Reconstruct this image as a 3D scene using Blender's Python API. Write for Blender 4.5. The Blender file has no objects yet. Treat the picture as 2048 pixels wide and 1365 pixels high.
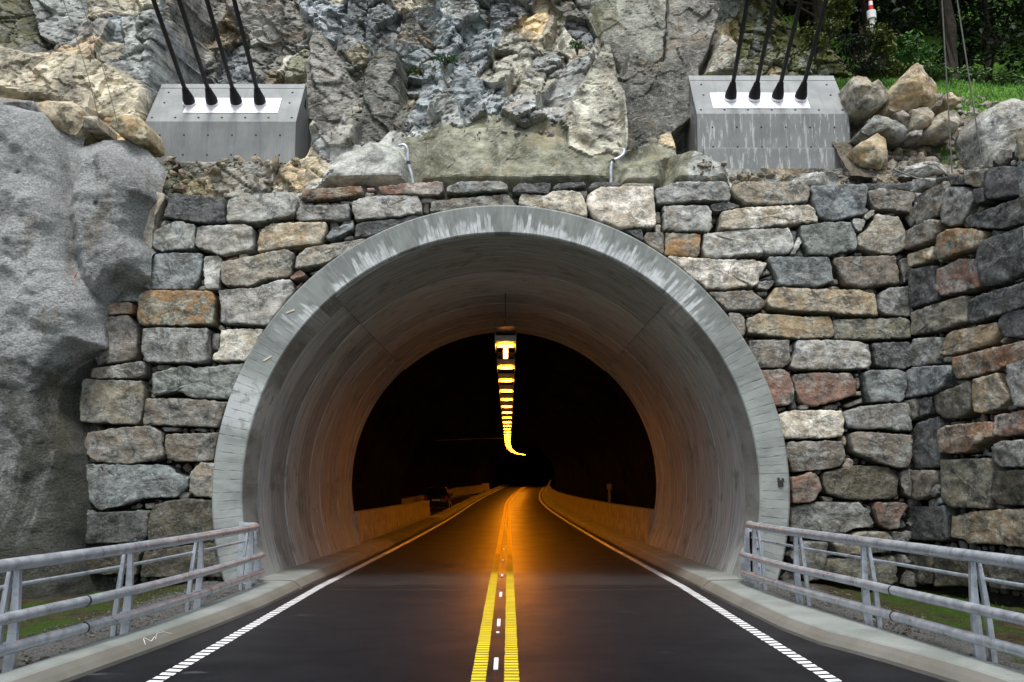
import bpy, bmesh, math, random
import numpy as np
from mathutils import Vector, Matrix, noise as mnoise

SC = bpy.context.scene
COL = SC.collection
R = math.radians

# ------------------------------------------------------------------ camera
cam_data = bpy.data.cameras.new('camera')
cam = bpy.data.objects.new('camera', cam_data)
COL.objects.link(cam)
FPX = 1850.0
cam_data.sensor_width = 36.0
cam_data.lens = FPX / 2048.0 * 36.0
cam_data.clip_start = 0.05
cam_data.clip_end = 1500
_pitch = math.atan(274.5 / FPX)
_yaw = math.atan(7 / FPX)
fw = Vector((math.sin(_yaw) * math.cos(_pitch), math.cos(_yaw) * math.cos(_pitch), math.sin(_pitch)))
rt = Vector((math.cos(_yaw), -math.sin(_yaw), 0))
upv = rt.cross(fw)
M = Matrix((rt, upv, -fw)).transposed().to_4x4()
M.translation = Vector((0.12, 0.0, 1.8))
cam.matrix_world = M
SC.camera = cam
SC.render.resolution_x = 1024
SC.render.resolution_y = 682

# ------------------------------------------------------------------ light
world = bpy.data.worlds.new('World')
SC.world = world
world.use_nodes = True
wn = world.node_tree.nodes; wl = world.node_tree.links
wn.clear()
w_out = wn.new('ShaderNodeOutputWorld')
w_bg = wn.new('ShaderNodeBackground')
w_sky = wn.new('ShaderNodeTexSky')
w_sky.sky_type = 'NISHITA'
w_sky.sun_disc = False
SUN_EL, SUN_AZ = 64, 184         # azimuth clockwise from +Y (camera looks along +Y)
w_sky.sun_elevation = R(SUN_EL)
w_sky.sun_rotation = R(SUN_AZ)
w_sky.air_density = 1.0
w_sky.dust_density = 4.0
w_sky.ozone_density = 1.0
w_hs = wn.new('ShaderNodeHueSaturation')
w_hs.inputs['Saturation'].default_value = 0.55      # cloud cover greys the sky
wl.new(w_sky.outputs[0], w_hs.inputs['Color'])
wl.new(w_hs.outputs[0], w_bg.inputs[0])
w_bg.inputs[1].default_value = 0.12
wl.new(w_bg.outputs[0], w_out.inputs[0])

sun_d = bpy.data.lights.new('sun', 'SUN')
sun_d.energy = 1.5
sun_d.angle = R(12)
sun_d.color = (1.0, 0.985, 0.95)
sun = bpy.data.objects.new('sun', sun_d)
COL.objects.link(sun)
sdir = Vector((math.sin(R(SUN_AZ)) * math.cos(R(SUN_EL)), math.cos(R(SUN_AZ)) * math.cos(R(SUN_EL)), math.sin(R(SUN_EL))))
sun.rotation_euler = (-sdir).to_track_quat('-Z', 'Y').to_euler()
sun.location = sdir * 50

SC.view_settings.view_transform = 'Standard'
SC.view_settings.look = 'None'
SC.view_settings.gamma = 1
SC.view_settings.exposure = 0.70
SC.view_settings.use_curve_mapping = False

# ------------------------------------------------------------------ helpers
def tag(o, label=None, cat=None, group=None, kind=None):
    if label: o['label'] = label
    if cat: o['category'] = cat
    if group: o['group'] = group
    if kind: o['kind'] = kind
    return o

def link(name, mesh, parent=None, loc=None):
    o = bpy.data.objects.new(name, mesh)
    COL.objects.link(o)
    if parent is not None: o.parent = parent
    if loc is not None: o.location = loc
    return o

def empty(name, loc=(0, 0, 0)):
    o = bpy.data.objects.new(name, None)
    o.location = loc
    o.empty_display_size = 0.2
    COL.objects.link(o)
    return o

def mesh_from(verts, faces, mat=None, smooth=False, name='m'):
    me = bpy.data.meshes.new(name)
    me.from_pydata([tuple(v) for v in verts], [], [tuple(f) for f in faces])
    if mat is not None:
        for m in (mat if isinstance(mat, (list, tuple)) else [mat]): me.materials.append(m)
    if smooth: me.polygons.foreach_set('use_smooth', [True] * len(me.polygons))
    me.update()
    return me

def grid_mesh(P, mat=None, smooth=True, keep=None, col=None, cname='rock_col'):
    """P: (n, m, 3) array -> quad grid mesh; keep: bool (n-1, m-1)."""
    n, m = P.shape[:2]
    idx = np.arange(n * m).reshape(n, m)
    q = np.stack([idx[:-1, :-1], idx[:-1, 1:], idx[1:, 1:], idx[1:, :-1]], -1).reshape(-1, 4)
    if keep is not None: q = q[keep.reshape(-1)]
    used = np.unique(q)
    remap = np.zeros(n * m, int); remap[used] = np.arange(len(used))
    q = remap[q]; V = P.reshape(-1, 3)[used]
    me = bpy.data.meshes.new('grid')
    me.vertices.add(len(V)); me.vertices.foreach_set('co', V.astype(np.float32).ravel())
    me.loops.add(q.size); me.loops.foreach_set('vertex_index', q.astype(np.int32).ravel())
    me.polygons.add(len(q))
    me.polygons.foreach_set('loop_start', (np.arange(len(q)) * 4).astype(np.int32))
    me.polygons.foreach_set('use_smooth', np.full(len(q), smooth))
    me.update(calc_edges=True)
    if col is not None:
        a = me.color_attributes.new(cname, 'FLOAT_COLOR', 'POINT')
        c = np.ones((len(V), 4), np.float32); c[:, :3] = col.reshape(-1, 3)[used]
        a.data.foreach_set('color', c.ravel())
    if mat is not None: me.materials.append(mat)
    return me

class MB:
    """collects simple solids into one mesh"""
    def __init__(s): s.v = []; s.f = []; s.mi = []; s.cur = 0
    def add(s, verts, faces):
        b = len(s.v); s.v += [tuple(v) for v in verts]
        for f in faces: s.f.append(tuple(i + b for i in f)); s.mi.append(s.cur)
        return s
    def box(s, x0, x1, y0, y1, z0, z1, rot=None, at=None):
        vs = [Vector((x, y, z)) for z in (z0, z1) for y in (y0, y1) for x in (x0, x1)]
        if rot is not None: vs = [rot @ v for v in vs]
        if at is not None: vs = [v + Vector(at) for v in vs]
        return s.add(vs, [(0, 2, 3, 1), (4, 5, 7, 6), (0, 1, 5, 4), (2, 6, 7, 3), (0, 4, 6, 2), (1, 3, 7, 5)])
    def tube(s, pts, r, n=10, caps=True, radii=None):
        pts = [Vector(p) for p in pts]; rings = []
        for i, p in enumerate(pts):
            d = (pts[min(i + 1, len(pts) - 1)] - pts[max(i - 1, 0)]).normalized()
            a = d.cross(Vector((0, 0, 1)))
            if a.length < 1e-3: a = Vector((1, 0, 0))
            a.normalize(); b = a.cross(d).normalized()
            rr = radii[i] if radii else r
            rings.append([p + (a * math.cos(t) + b * math.sin(t)) * rr for t in [2 * math.pi * k / n for k in range(n)]])
        vs = [v for rg in rings for v in rg]; fs = []
        for i in range(len(pts) - 1):
            for k in range(n):
                k2 = (k + 1) % n
                fs.append((i * n + k, i * n + k2, (i + 1) * n + k2, (i + 1) * n + k))
        if caps:
            fs.append(tuple(range(n))); fs.append(tuple((len(pts) - 1) * n + k for k in reversed(range(n))))
        return s.add(vs, fs)
    def build(s, name, mat, parent=None, smooth=False, loc=None, bevel=0, autosm=False):
        me = mesh_from(s.v, s.f, mat, smooth)
        if isinstance(mat, (list, tuple)): me.polygons.foreach_set('material_index', s.mi)
        bm = bmesh.new(); bm.from_mesh(me)
        bmesh.ops.recalc_face_normals(bm, faces=bm.faces)
        if bevel:
            bmesh.ops.bevel(bm, geom=[e for e in bm.edges if len(e.link_faces) == 2 and e.calc_face_angle(0) > 0.5], offset=bevel, segments=2, affect='EDGES', profile=0.6)
        if autosm:
            for f in bm.faces: f.smooth = True
            for e in bm.edges:
                if len(e.link_faces) == 2 and e.calc_face_angle(0) > 0.6: e.smooth = False
        bm.to_mesh(me); bm.free()
        return link(name, me, parent, loc)

# numpy value noise ------------------------------------------------
def _hash(ix, iy, seed):
    h = (ix.astype(np.int64) * 374761393 + iy.astype(np.int64) * 668265263 + seed * 974634777) & 0x7fffffff
    h = ((h ^ (h >> 13)) * 1274126177) & 0x7fffffff
    h = ((h ^ (h >> 16)) * 668265263) & 0x7fffffff
    return (h & 0xffffff) / float(0xffffff)

def vnoise(x, y, seed=0):
    ix = np.floor(x); iy = np.floor(y); fx = x - ix; fy = y - iy
    fx = fx * fx * (3 - 2 * fx); fy = fy * fy * (3 - 2 * fy)
    a = _hash(ix, iy, seed); b = _hash(ix + 1, iy, seed); c = _hash(ix, iy + 1, seed); d = _hash(ix + 1, iy + 1, seed)
    return (a * (1 - fx) + b * fx) * (1 - fy) + (c * (1 - fx) + d * fx) * fy - 0.5

def fbm(x, y, oct=4, seed=0):
    s = 0; a = 1.0; f = 1.0
    for i in range(oct):
        s = s + a * vnoise(x * f, y * f, seed + i * 17); a *= .5; f *= 2.03
    return s

def facets(x, y, cell, seed, slope=1.0, off=1.0):
    """fractured-rock facets: every jittered cell is a tilted plane; returns (height, cell id noise)"""
    u = x / cell; v = y / cell
    iu = np.floor(u); iv = np.floor(v)
    best = np.full(u.shape, 1e9); sec = np.full(u.shape, 1e9); H = np.zeros(u.shape); ID = np.zeros(u.shape)
    for du in (-1, 0, 1):
        for dv in (-1, 0, 1):
            cu = iu + du; cv = iv + dv
            sx = cu + _hash(cu, cv, seed); sy = cv + _hash(cu, cv, seed + 1)
            dx = u - sx; dy = v - sy
            d = dx * dx + dy * dy
            h = ((_hash(cu, cv, seed + 2) - .5) * 2 * slope * dx + (_hash(cu, cv, seed + 3) - .5) * 2 * slope * dy + (_hash(cu, cv, seed + 4) - .5) * off)
            m = d < best
            sec = np.where(m, best, np.minimum(sec, d))
            best = np.where(m, d, best); H = np.where(m, h, H); ID = np.where(m, _hash(cu, cv, seed + 5), ID)
    facets.edge = (np.sqrt(sec) - np.sqrt(best)) * cell
    return H, ID

def sstep(a, b, v):
    t = np.clip((v - a) / (b - a), 0, 1)
    return t * t * (3 - 2 * t)

# ------------------------------------------------------------------ materials
class NT:
    def __init__(s, name, rough=0.8, spec=0.3):
        s.m = bpy.data.materials.new(name); s.m.use_nodes = True
        s.n = s.m.node_tree.nodes; s.l = s.m.node_tree.links
        s.b = s.n['Principled BSDF']
        s.b.inputs['Roughness'].default_value = rough
        s.b.inputs['Specular IOR Level'].default_value = spec
        s.tc = s.n.new('ShaderNodeTexCoord')
    def new(s, t, **kw):
        nd = s.n.new(t)
        for k, v in kw.items(): setattr(nd, k, v)
        return nd
    def inp(s, sock, v):
        if v is None: return
        if isinstance(v, bpy.types.NodeSocket): s.l.new(v, sock)
        else:
            if hasattr(sock, 'default_value'):
                dv = sock.default_value
                if hasattr(dv, '__len__') and not hasattr(v, '__len__'): v = (v,) * len(dv)
                elif hasattr(dv, '__len__') and len(dv) == 4 and len(v) == 3: v = tuple(v) + (1,)
                sock.default_value = v
    def mapping(s, vec, scale=(1, 1, 1), loc=(0, 0, 0), rot=(0, 0, 0)):
        m = s.new('ShaderNodeMapping'); s.inp(m.inputs['Vector'], vec)
        m.inputs['Scale'].default_value = scale; s.inp(m.inputs['Location'], loc); m.inputs['Rotation'].default_value = rot
        return m.outputs[0]
    def noise(s, vec, scale, detail=4, rough=.6, dist=0):
        n = s.new('ShaderNodeTexNoise'); s.inp(n.inputs['Vector'], vec)
        n.inputs['Scale'].default_value = scale; n.inputs['Detail'].default_value = detail
        n.inputs['Roughness'].default_value = rough; n.inputs['Distortion'].default_value = dist
        return n.outputs['Fac']
    def voronoi(s, vec, scale, feature='F1', out='Distance'):
        n = s.new('ShaderNodeTexVoronoi', feature=feature); s.inp(n.inputs['Vector'], vec); n.inputs['Scale'].default_value = scale
        return n.outputs[out]
    def math(s, op, a, b=None, c=None, clamp=False):
        n = s.new('ShaderNodeMath', operation=op, use_clamp=clamp)
        s.inp(n.inputs[0], a)
        if b is not None: s.inp(n.inputs[1], b)
        if c is not None: s.inp(n.inputs[2], c)
        return n.outputs[0]
    def ramp(s, fac, a, b, lo=0, hi=1):
        n = s.new('ShaderNodeMapRange', clamp=True, interpolation_type='SMOOTHSTEP'); s.inp(n.inputs[0], fac)
        s.inp(n.inputs[1], a); s.inp(n.inputs[2], b); s.inp(n.inputs[3], lo); s.inp(n.inputs[4], hi)
        return n.outputs[0]
    def mix(s, fac, a, b, blend='MIX'):
        n = s.new('ShaderNodeMix', data_type='RGBA', blend_type=blend)
        s.inp(n.inputs[0], fac); s.inp(n.inputs[6], a); s.inp(n.inputs[7], b)
        return n.outputs[2]
    def scale(s, colr, f):
        n = s.new('ShaderNodeVectorMath', operation='SCALE'); s.inp(n.inputs[0], colr); s.inp(n.inputs[3], f)
        return n.outputs[0]
    def attr(s, name, typ='GEOMETRY', out='Color'):
        n = s.new('ShaderNodeAttribute', attribute_type=typ, attribute_name=name); return n.outputs[out]
    def bump(s, h, strength=.5, dist=.02, normal=None):
        n = s.new('ShaderNodeBump'); n.inputs['Strength'].default_value = strength; n.inputs['Distance'].default_value = dist
        s.inp(n.inputs['Height'], h)
        if normal is not None: s.inp(n.inputs['Normal'], normal)
        return n.outputs[0]
    def sep(s, vec):
        n = s.new('ShaderNodeSeparateXYZ'); s.inp(n.inputs[0], vec); return n.outputs
    def comb(s, x, y, z):
        n = s.new('ShaderNodeCombineXYZ'); s.inp(n.inputs[0], x); s.inp(n.inputs[1], y); s.inp(n.inputs[2], z); return n.outputs[0]
    def fin(s, color=None, rough=None, normal=None, metal=None):
        s.inp(s.b.inputs['Base Color'], color); s.inp(s.b.inputs['Roughness'], rough)
        s.inp(s.b.inputs['Normal'], normal); s.inp(s.b.inputs['Metallic'], metal)
        return s.m

def mat_stone():
    t = NT('quarried_stone', .82, .3)
    oi = t.new('ShaderNodeObjectInfo')
    off = t.scale(t.comb(oi.outputs['Random'], oi.outputs['Random'], oi.outputs['Random']), 53.0)
    v = t.new('ShaderNodeVectorMath', operation='ADD'); t.l.new(t.tc.outputs['Object'], v.inputs[0]); t.l.new(off, v.inputs[1]); v = v.outputs[0]
    base = oi.outputs['Color']
    var = t.ramp(t.noise(v, 4.5, 7, .72), .34, .66, .34, 1.75)
    c = t.scale(base, var)
    # grey / tan drift within a stone
    c = t.mix(t.ramp(t.noise(v, 2.1, 3, .5, .6), .5, .68, 0, .45), c, t.scale(t.mix(.5, base, (.30, .285, .25)), 1.1))
    # layered grain, flat-ish lines
    lay = t.noise(t.mapping(v, (3, 3, 16), rot=(0, .12, 0)), 2.2, 6, .7, .5)
    c = t.mix(t.ramp(lay, .5, .7, 0, .45), c, t.scale(base, .5))
    # pale crust speckle
    sp = t.noise(v, 17, 8, .8)
    c = t.mix(t.ramp(sp, .50, .64, 0, .8), c, t.mix(.45, t.scale(base, 2.1), (.50, .49, .45)))
    # dark lichen patches
    dk = t.noise(v, 3.6, 7, .72, .8)
    c = t.mix(t.ramp(dk, .52, .62, 0, .72), c, t.scale(base, .22))
    # mineral stain per stone
    st = t.attr('stain', 'OBJECT', 'Color'); sa = t.attr('stain_amount', 'OBJECT', 'Fac')
    sm = t.math('MULTIPLY', t.ramp(t.noise(v, 2.6, 5, .6, 1.0), .43, .6, 0, 1), sa)
    c = t.mix(sm, c, t.scale(st, t.ramp(t.noise(v, 14, 4), .3, .7, .7, 1.3)))
    g = t.new('ShaderNodeNewGeometry'); gz = t.sep(g.outputs['Position'])[2]
    damp = t.math('MULTIPLY', t.ramp(gz, 2.6, .2), t.ramp(t.noise(g.outputs['Position'], 1.6, 6, .7), .38, .6, .15, .8))
    c = t.mix(damp, c, t.mix(.35, t.scale(c, .4), (.055, .06, .03)))
    h = t.math('ADD', t.math('MULTIPLY', t.noise(v, 9, 8, .68), 1.0), t.math('MULTIPLY', lay, .5))
    h = t.math('ADD', h, t.math('MULTIPLY', t.noise(v, 60, 4, .7), .18))
    return t.fin(c, t.ramp(t.noise(v, 8, 3), .3, .7, .62, .92), t.bump(h, 1.0, .06))

def mat_rock():
    t = NT('cliff_rock', .8, .35)
    v = t.tc.outputs['Object']
    base = t.attr('rock_col')
    var = t.ramp(t.noise(v, 2.2, 8, .74, .5), .34, .66, .42, 1.75)
    c = t.scale(base, var)
    lay = t.noise(t.mapping(v, (2, 2, 9), rot=(0, .7, .3)), 2.4, 7, .72, .8)
    c = t.mix(t.ramp(lay, .5, .7, 0, .5), c, t.scale(base, .42))
    c = t.mix(t.ramp(t.noise(v, 12, 7, .75), .52, .66, 0, .6), c, (.50, .50, .48))
    c = t.mix(t.ramp(t.noise(t.mapping(v, (1.6, 1.6, .5)), 1.3, 6, .65, .6), .58, .68, 0, .5), c, (.08, .07, .055))
    c = t.mix(t.ramp(t.noise(v, .8, 7, .72, 1), .54, .66, 0, .55), c, t.scale(t.mix(.5, base, (.40, .25, .11)), 1.05))
    c = t.mix(t.ramp(t.noise(t.mapping(v, (1, 1, 1), (9, 3, 1)), 1.3, 7, .72, 1), .56, .66, 0, .5), c, (.045, .045, .03))
    mo = t.attr('moss', 'GEOMETRY', 'Fac')
    mm = t.math('MULTIPLY', mo, t.ramp(t.noise(v, 3.2, 7, .75), .38, .55, 0, 1))
    c = t.mix(mm, c, t.mix(t.noise(v, 16, 3), (.05, .07, .012), (.11, .115, .02)))
    h = t.math('ADD', t.noise(v, 6, 10, .7), t.math('MULTIPLY', lay, .6))
    h = t.math('ADD', h, t.math('MULTIPLY', t.noise(v, 45, 5, .7), .2))
    rs = t.attr('rockbump', 'GEOMETRY', 'Fac')
    b = t.new('ShaderNodeBump'); b.inputs['Distance'].default_value = .09; t.inp(b.inputs['Height'], h); t.inp(b.inputs['Strength'], t.math('MULTIPLY', rs, .7))
    return t.fin(c, .78, b.outputs[0])

def mat_shotcrete():
    t = NT('sprayed_concrete', .75, .35)
    v = t.tc.outputs['Object']
    c = t.mix(t.ramp(t.noise(v, .9, 5, .6, .5), .35, .65), (.38, .40, .40), (.54, .565, .57))
    wz_ = t.ramp(t.sep(v)[2], 6.0, 1.5, 0, .16)
    wet = t.ramp(t.math('ADD', t.noise(t.mapping(v, (1.0, 1, .45)), .85, 7, .66, .9), wz_), .53, .68, 0, .9)
    c = t.mix(wet, c, (.075, .078, .062))
    c = t.mix(t.ramp(t.noise(t.mapping(v, (2, 2, .5), (4, 2, 0)), 1.2, 4, .6, .3), .56, .68, 0, .5), c, (.24, .19, .13))
    c = t.mix(t.ramp(t.noise(v, 30, 4, .7), .56, .7, 0, .35), c, (.48, .5, .5))
    # damp and algae near the ground
    z = t.sep(v)[2]
    low = t.math('MULTIPLY', t.ramp(z, 4.4, 1.6), t.ramp(t.noise(v, 1.3, 6, .66, .6), .36, .58, .25, 1))
    c = t.mix(t.math('MULTIPLY', low, .85), c, (.05, .056, .042))
    h = t.math('ADD', t.math('MULTIPLY', t.noise(t.mapping(v, (1, 1, 1.5)), 17, 6, .75), 1.6), t.math('MULTIPLY', t.noise(v, 4, 4, .6), 1.5))
    hole = t.ramp(t.voronoi(v, 1.15), .10, .03, 0, 1)
    c = t.mix(hole, c, (.02, .02, .018))
    c = t.scale(c, t.ramp(t.noise(t.mapping(v, (1, 1, 1.5)), 22, 4, .75), .38, .60, .66, 1.22))
    return t.fin(c, t.ramp(wet, 0, 1, .8, .45), t.bump(h, 1.0, .07))

def mat_collar(r_in, r_out):
    """cast concrete collar: radial board marks, lime runs. object origin = circle centre"""
    t = NT('board_marked_concrete', .7, .35)
    v = t.tc.outputs['Object']
    x, y, z = t.sep(v)
    ang = t.math('ARCTAN2', z, x)                 # 0 right, pi/2 top, pi left
    r = t.math('SQRT', t.math('ADD', t.math('MULTIPLY', x, x), t.math('MULTIPLY', z, z)))
    rn = t.math('DIVIDE', t.math('SUBTRACT', r, r_in), r_out - r_in)       # 0 inner 1 outer
    pol = t.comb(t.math('MULTIPLY', ang, 10.0), t.math('MULTIPLY', r, 1.0), y)
    c = t.mix(t.ramp(t.noise(pol, 1.6, 5, .6), .35, .65), (.15, .17, .165), (.225, .25, .24))
    c = t.mix(t.ramp(t.noise(t.mapping(pol, (4, 1.2, 1)), 2.5, 4, .6), .45, .7, 0, .5), c, (.30, .325, .32))
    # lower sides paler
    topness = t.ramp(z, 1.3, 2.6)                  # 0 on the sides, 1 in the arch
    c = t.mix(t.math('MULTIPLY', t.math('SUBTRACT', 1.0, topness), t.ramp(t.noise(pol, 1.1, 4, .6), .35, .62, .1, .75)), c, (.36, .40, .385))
    # white lime runs starting at the inner edge
    wig = t.math('MULTIPLY', t.math('SUBTRACT', t.noise(t.mapping(pol, (3, 1.5, 0)), 2.0, 3), .5), .02)
    aw = t.math('ADD', ang, wig)
    clus = t.ramp(t.noise(t.mapping(pol, (1.3, 0, 0), (5.5, 3, 0)), .6, 2, .5), .40, .54, 0, 1)
    m = None
    for k_, gain, sd in ((72, .95, 1.7), (150, .55, 4.1), (38, .5, 8.3)):
        q = t.math('MULTIPLY', aw, k_)
        w = t.new('ShaderNodeTexWhiteNoise', noise_dimensions='1D'); t.inp(w.inputs['W'], t.math('ADD', t.math('FLOOR', q), sd))
        ln = t.math('MULTIPLY', t.math('MULTIPLY', w.outputs['Value'], clus), gain)
        ragged = t.math('MULTIPLY', t.math('SUBTRACT', t.noise(t.mapping(pol, (9, 4, 0)), 2.0, 3), .5), .22)
        fr_ = t.math('ABSOLUTE', t.math('SUBTRACT', t.math('FRACT', q), .5))
        mk = t.math('MULTIPLY', t.ramp(t.math('SUBTRACT', t.math('ADD', ln, ragged), rn), -.03, .16), t.ramp(fr_, .5, .30, .15, 1))
        w2 = t.new('ShaderNodeTexWhiteNoise', noise_dimensions='1D'); t.inp(w2.inputs['W'], t.math('ADD', t.math('FLOOR', q), sd + 50.3))
        mk = t.math('MULTIPLY', mk, t.ramp(w2.outputs['Value'], 0, 1, .35, 1))
        m = mk if m is None else t.math('MAXIMUM', m, mk)
    m = t.math('MULTIPLY', m, t.ramp(z, 2.3, 3.0))
    m = t.math('MULTIPLY', m, t.ramp(t.noise(v, 9, 5, .7), .3, .6, .55, 1))
    c = t.mix(t.math('MULTIPLY', m, .9), c, (.62, .66, .68))
    # pale lime patch on the left shoulder
    pa = t.ramp(t.math('ABSOLUTE', t.math('SUBTRACT', ang, 2.84)), .13, .06)
    pa = t.math('MULTIPLY', pa, t.ramp(t.noise(v, 5, 4, .6), .36, .5))
    c = t.mix(t.math('MULTIPLY', pa, .7), c, (.56, .60, .61))
    # radial board joints
    per = 0.0315
    bw = t.math('MULTIPLY', t.noise(t.mapping(pol, (1, 0, 0)), 3, 2), .02)
    fr = t.math('ABSOLUTE', t.math('SUBTRACT', t.math('FRACT', t.math('DIVIDE', t.math('ADD', ang, bw), per)), .5))
    joint = t.ramp(fr, .03, .10, 1, 0)
    jm = t.math('MULTIPLY', joint, t.ramp(z, 3.1, 2.0, .12, 1))
    jm = t.math('MULTIPLY', jm, t.ramp(t.noise(t.mapping(pol, (6, 3, 1)), 2, 4, .7), .42, .60))
    jm = t.math('MULTIPLY', jm, t.ramp(rn, .02, .06))
    c = t.mix(t.math('MULTIPLY', jm, .42), c, (.06, .068, .068))
    h = t.math('SUBTRACT', t.math('MULTIPLY', t.noise(v, 40, 4, .6), .12), jm)
    return t.fin(c, .66, t.bump(h, .5, .012))

def mat_vault():
    t = NT('vault_concrete', .85, .08)
    oi = t.new('ShaderNodeObjectInfo')
    v = t.tc.outputs['Object']
    x, y, z = t.sep(v)
    ang = t.math('ARCTAN2', z, x)
    pol = t.comb(t.math('MULTIPLY', ang, 4.0), t.math('MULTIPLY', y, 3.0), 0.0)
    c = t.mix(t.ramp(t.noise(t.mapping(pol, (1, 3, 1)), 1.1, 6, .62, .3), .33, .68), (.27, .29, .29), (.45, .475, .47))
    c = t.mix(t.ramp(t.noise(t.mapping(pol, (.6, 5, 1)), 2.0, 4, .6), .5, .66, 0, .5), c, (.50, .51, .50))
    c = t.mix(t.ramp(t.noise(v, 2.0, 5, .65), .53, .7, 0, .6), c, (.16, .165, .155))
    c = t.scale(c, t.ramp(oi.outputs['Random'], 0, 1, .82, 1.12))
    h = t.math('ADD', t.noise(t.mapping(pol, (1.5, 6, 1)), 4, 4, .6), t.math('MULTIPLY', t.noise(v, 50, 3), .2))
    return t.fin(c, .85, t.bump(h, .35, .012))

def mat_block():
    t = NT('anchor_concrete', .62, .4)
    v = t.tc.outputs['Object']
    c = t.mix(t.ramp(t.noise(v, 1.6, 5, .6), .35, .65), (.21, .23, .235), (.29, .31, .315))
    c = t.mix(t.ramp(t.noise(t.mapping(v, (9, 1, .7)), 1.2, 4, .6), .5, .7, 0, .35), c, (.13, .145, .15))
    run = t.ramp(t.noise(t.mapping(v, (8, 2, 1.0)), 1.7, 6, .75), .53, .60, 0, 1)
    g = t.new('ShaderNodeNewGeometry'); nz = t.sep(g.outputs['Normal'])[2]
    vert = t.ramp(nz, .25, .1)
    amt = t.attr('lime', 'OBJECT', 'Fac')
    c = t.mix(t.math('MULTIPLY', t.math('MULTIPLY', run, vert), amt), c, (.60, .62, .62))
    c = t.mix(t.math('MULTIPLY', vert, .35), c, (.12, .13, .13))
    h = t.math('ADD', t.noise(v, 30, 4, .6), t.noise(t.mapping(v, (20, 2, 1)), 2, 3))
    return t.fin(c, .55, t.bump(h, .2, .01))

def mat_simple(name, color, rough=.6, metal=0, spec=.4, nscale=8, var=.25, bump=.1, bscale=40, bdist=.004):
    t = NT(name, rough, spec)
    v = t.tc.outputs['Object']
    c = t.scale(color, t.ramp(t.noise(v, nscale, 5, .65), .3, .7, 1 - var, 1 + var))
    c = t.mix(0, c, c)
    return t.fin(c, rough, t.bump(t.noise(v, bscale, 4), bump, bdist) if bump else None, metal)

def mat_galv():
    t = NT('galvanised_steel', .42, .5)
    v = t.tc.outputs['Object']
    n = t.noise(v, 5, 6, .7, .6)
    c = t.mix(t.ramp(n, .38, .62), (.38, .425, .48), (.56, .61, .67))
    c = t.mix(t.ramp(t.noise(v, 14, 5, .7), .56, .68, 0, .6), c, (.66, .68, .70))
    c = t.mix(t.ramp(t.noise(v, 3.1, 6, .75), .62, .72, 0, .5), c, (.20, .21, .23))
    return t.fin(c, t.ramp(n, .3, .7, .26, .42), t.bump(t.noise(v, 60, 3), .12, .003), .45)

def mat_asphalt():
    t = NT('asphalt', .6, .6)
    v = t.tc.outputs['Object']
    x, y, z = t.sep(v)
    n = t.noise(v, 220, 3, .7); n2 = t.noise(v, .9, 5, .6, .3)
    c = t.mix(t.ramp(n, .4, .68), (.0035, .004, .0052), (.018, .0185, .024))
    c = t.mix(t.ramp(t.voronoi(v, 70, out='Color') if False else t.noise(v, 95, 2, .5), .62, .7, 0, .6), c, (.07, .07, .07))
    c = t.scale(c, t.ramp(n2, .3, .7, .75, 1.25))
    c = t.scale(c, t.ramp(t.noise(v, 28, 4, .7), .35, .65, .7, 1.4))
    # older, paler, drier asphalt inside the tunnel
    c = t.mix(t.ramp(t.math('ADD', y, t.math('MULTIPLY', t.noise(v, .8, 3), 1.2)), 16.7, 17.1, 0, .35), c, (.06, .056, .05))
    # chalky drips
    pt = t.math('MULTIPLY', t.ramp(t.noise(t.mapping(v, (1, 2.2, 1), (3.3, 1, 0)), .75, 5, .6, .4), .64, .72, 0, .35), t.ramp(y, 19, 14))
    c = t.mix(pt, c, (.16, .165, .19))
    # wheel polish
    wp = t.ramp(t.noise(t.mapping(v, (1.4, .05, 1)), 1.0, 2), .4, .6, 0, .1)
    ro = t.math('SUBTRACT', t.ramp(n2, .3, .7, .54, .44), t.ramp(y, 8, 19, 0, .12))
    t.inp(t.b.inputs['Specular IOR Level'], t.ramp(y, 8.5, 17, .12, 1.0))
    h = t.math('ADD', n, t.math('MULTIPLY', t.noise(v, 90, 3), .7))
    return t.fin(c, ro, t.bump(h, .22, .005))

def mat_paint(name, col, wear=.5):
    t = NT(name, .55, .4)
    v = t.tc.outputs['Object']
    w = t.ramp(t.noise(v, 38, 5, .75), .56, .72, 0, wear)
    c = t.mix(w, t.scale(col, t.ramp(t.noise(v, 3, 4), .3, .7, .85, 1.1)), (.06, .055, .05))
    return t.fin(c, .55, t.bump(t.noise(v, 120, 3), .3, .003))

def mat_kerb():
    t = NT('kerb_concrete', .75, .35)
    v = t.tc.outputs['Object']
    c = t.mix(t.ramp(t.noise(v, 1.3, 5, .6), .35, .65), (.20, .225, .21), (.29, .315, .30))
    c = t.mix(t.ramp(t.noise(v, 7, 6, .7), .55, .72, 0, .4), c, (.13, .13, .11))
    c = t.mix(t.ramp(t.noise(v, 60, 3), .58, .7, 0, .4), c, (.4, .4, .38))
    g = t.new('ShaderNodeNewGeometry'); nz = t.sep(g.outputs['Normal'])[2]
    side = t.ramp(nz, .96, .85, 0, .55)
    c = t.mix(side, c, (.115, .09, .06))
    h = t.math('ADD', t.noise(v, 45, 5, .6), t.noise(v, 4, 3))
    return t.fin(c, .72, t.bump(h, .3, .01))

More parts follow.
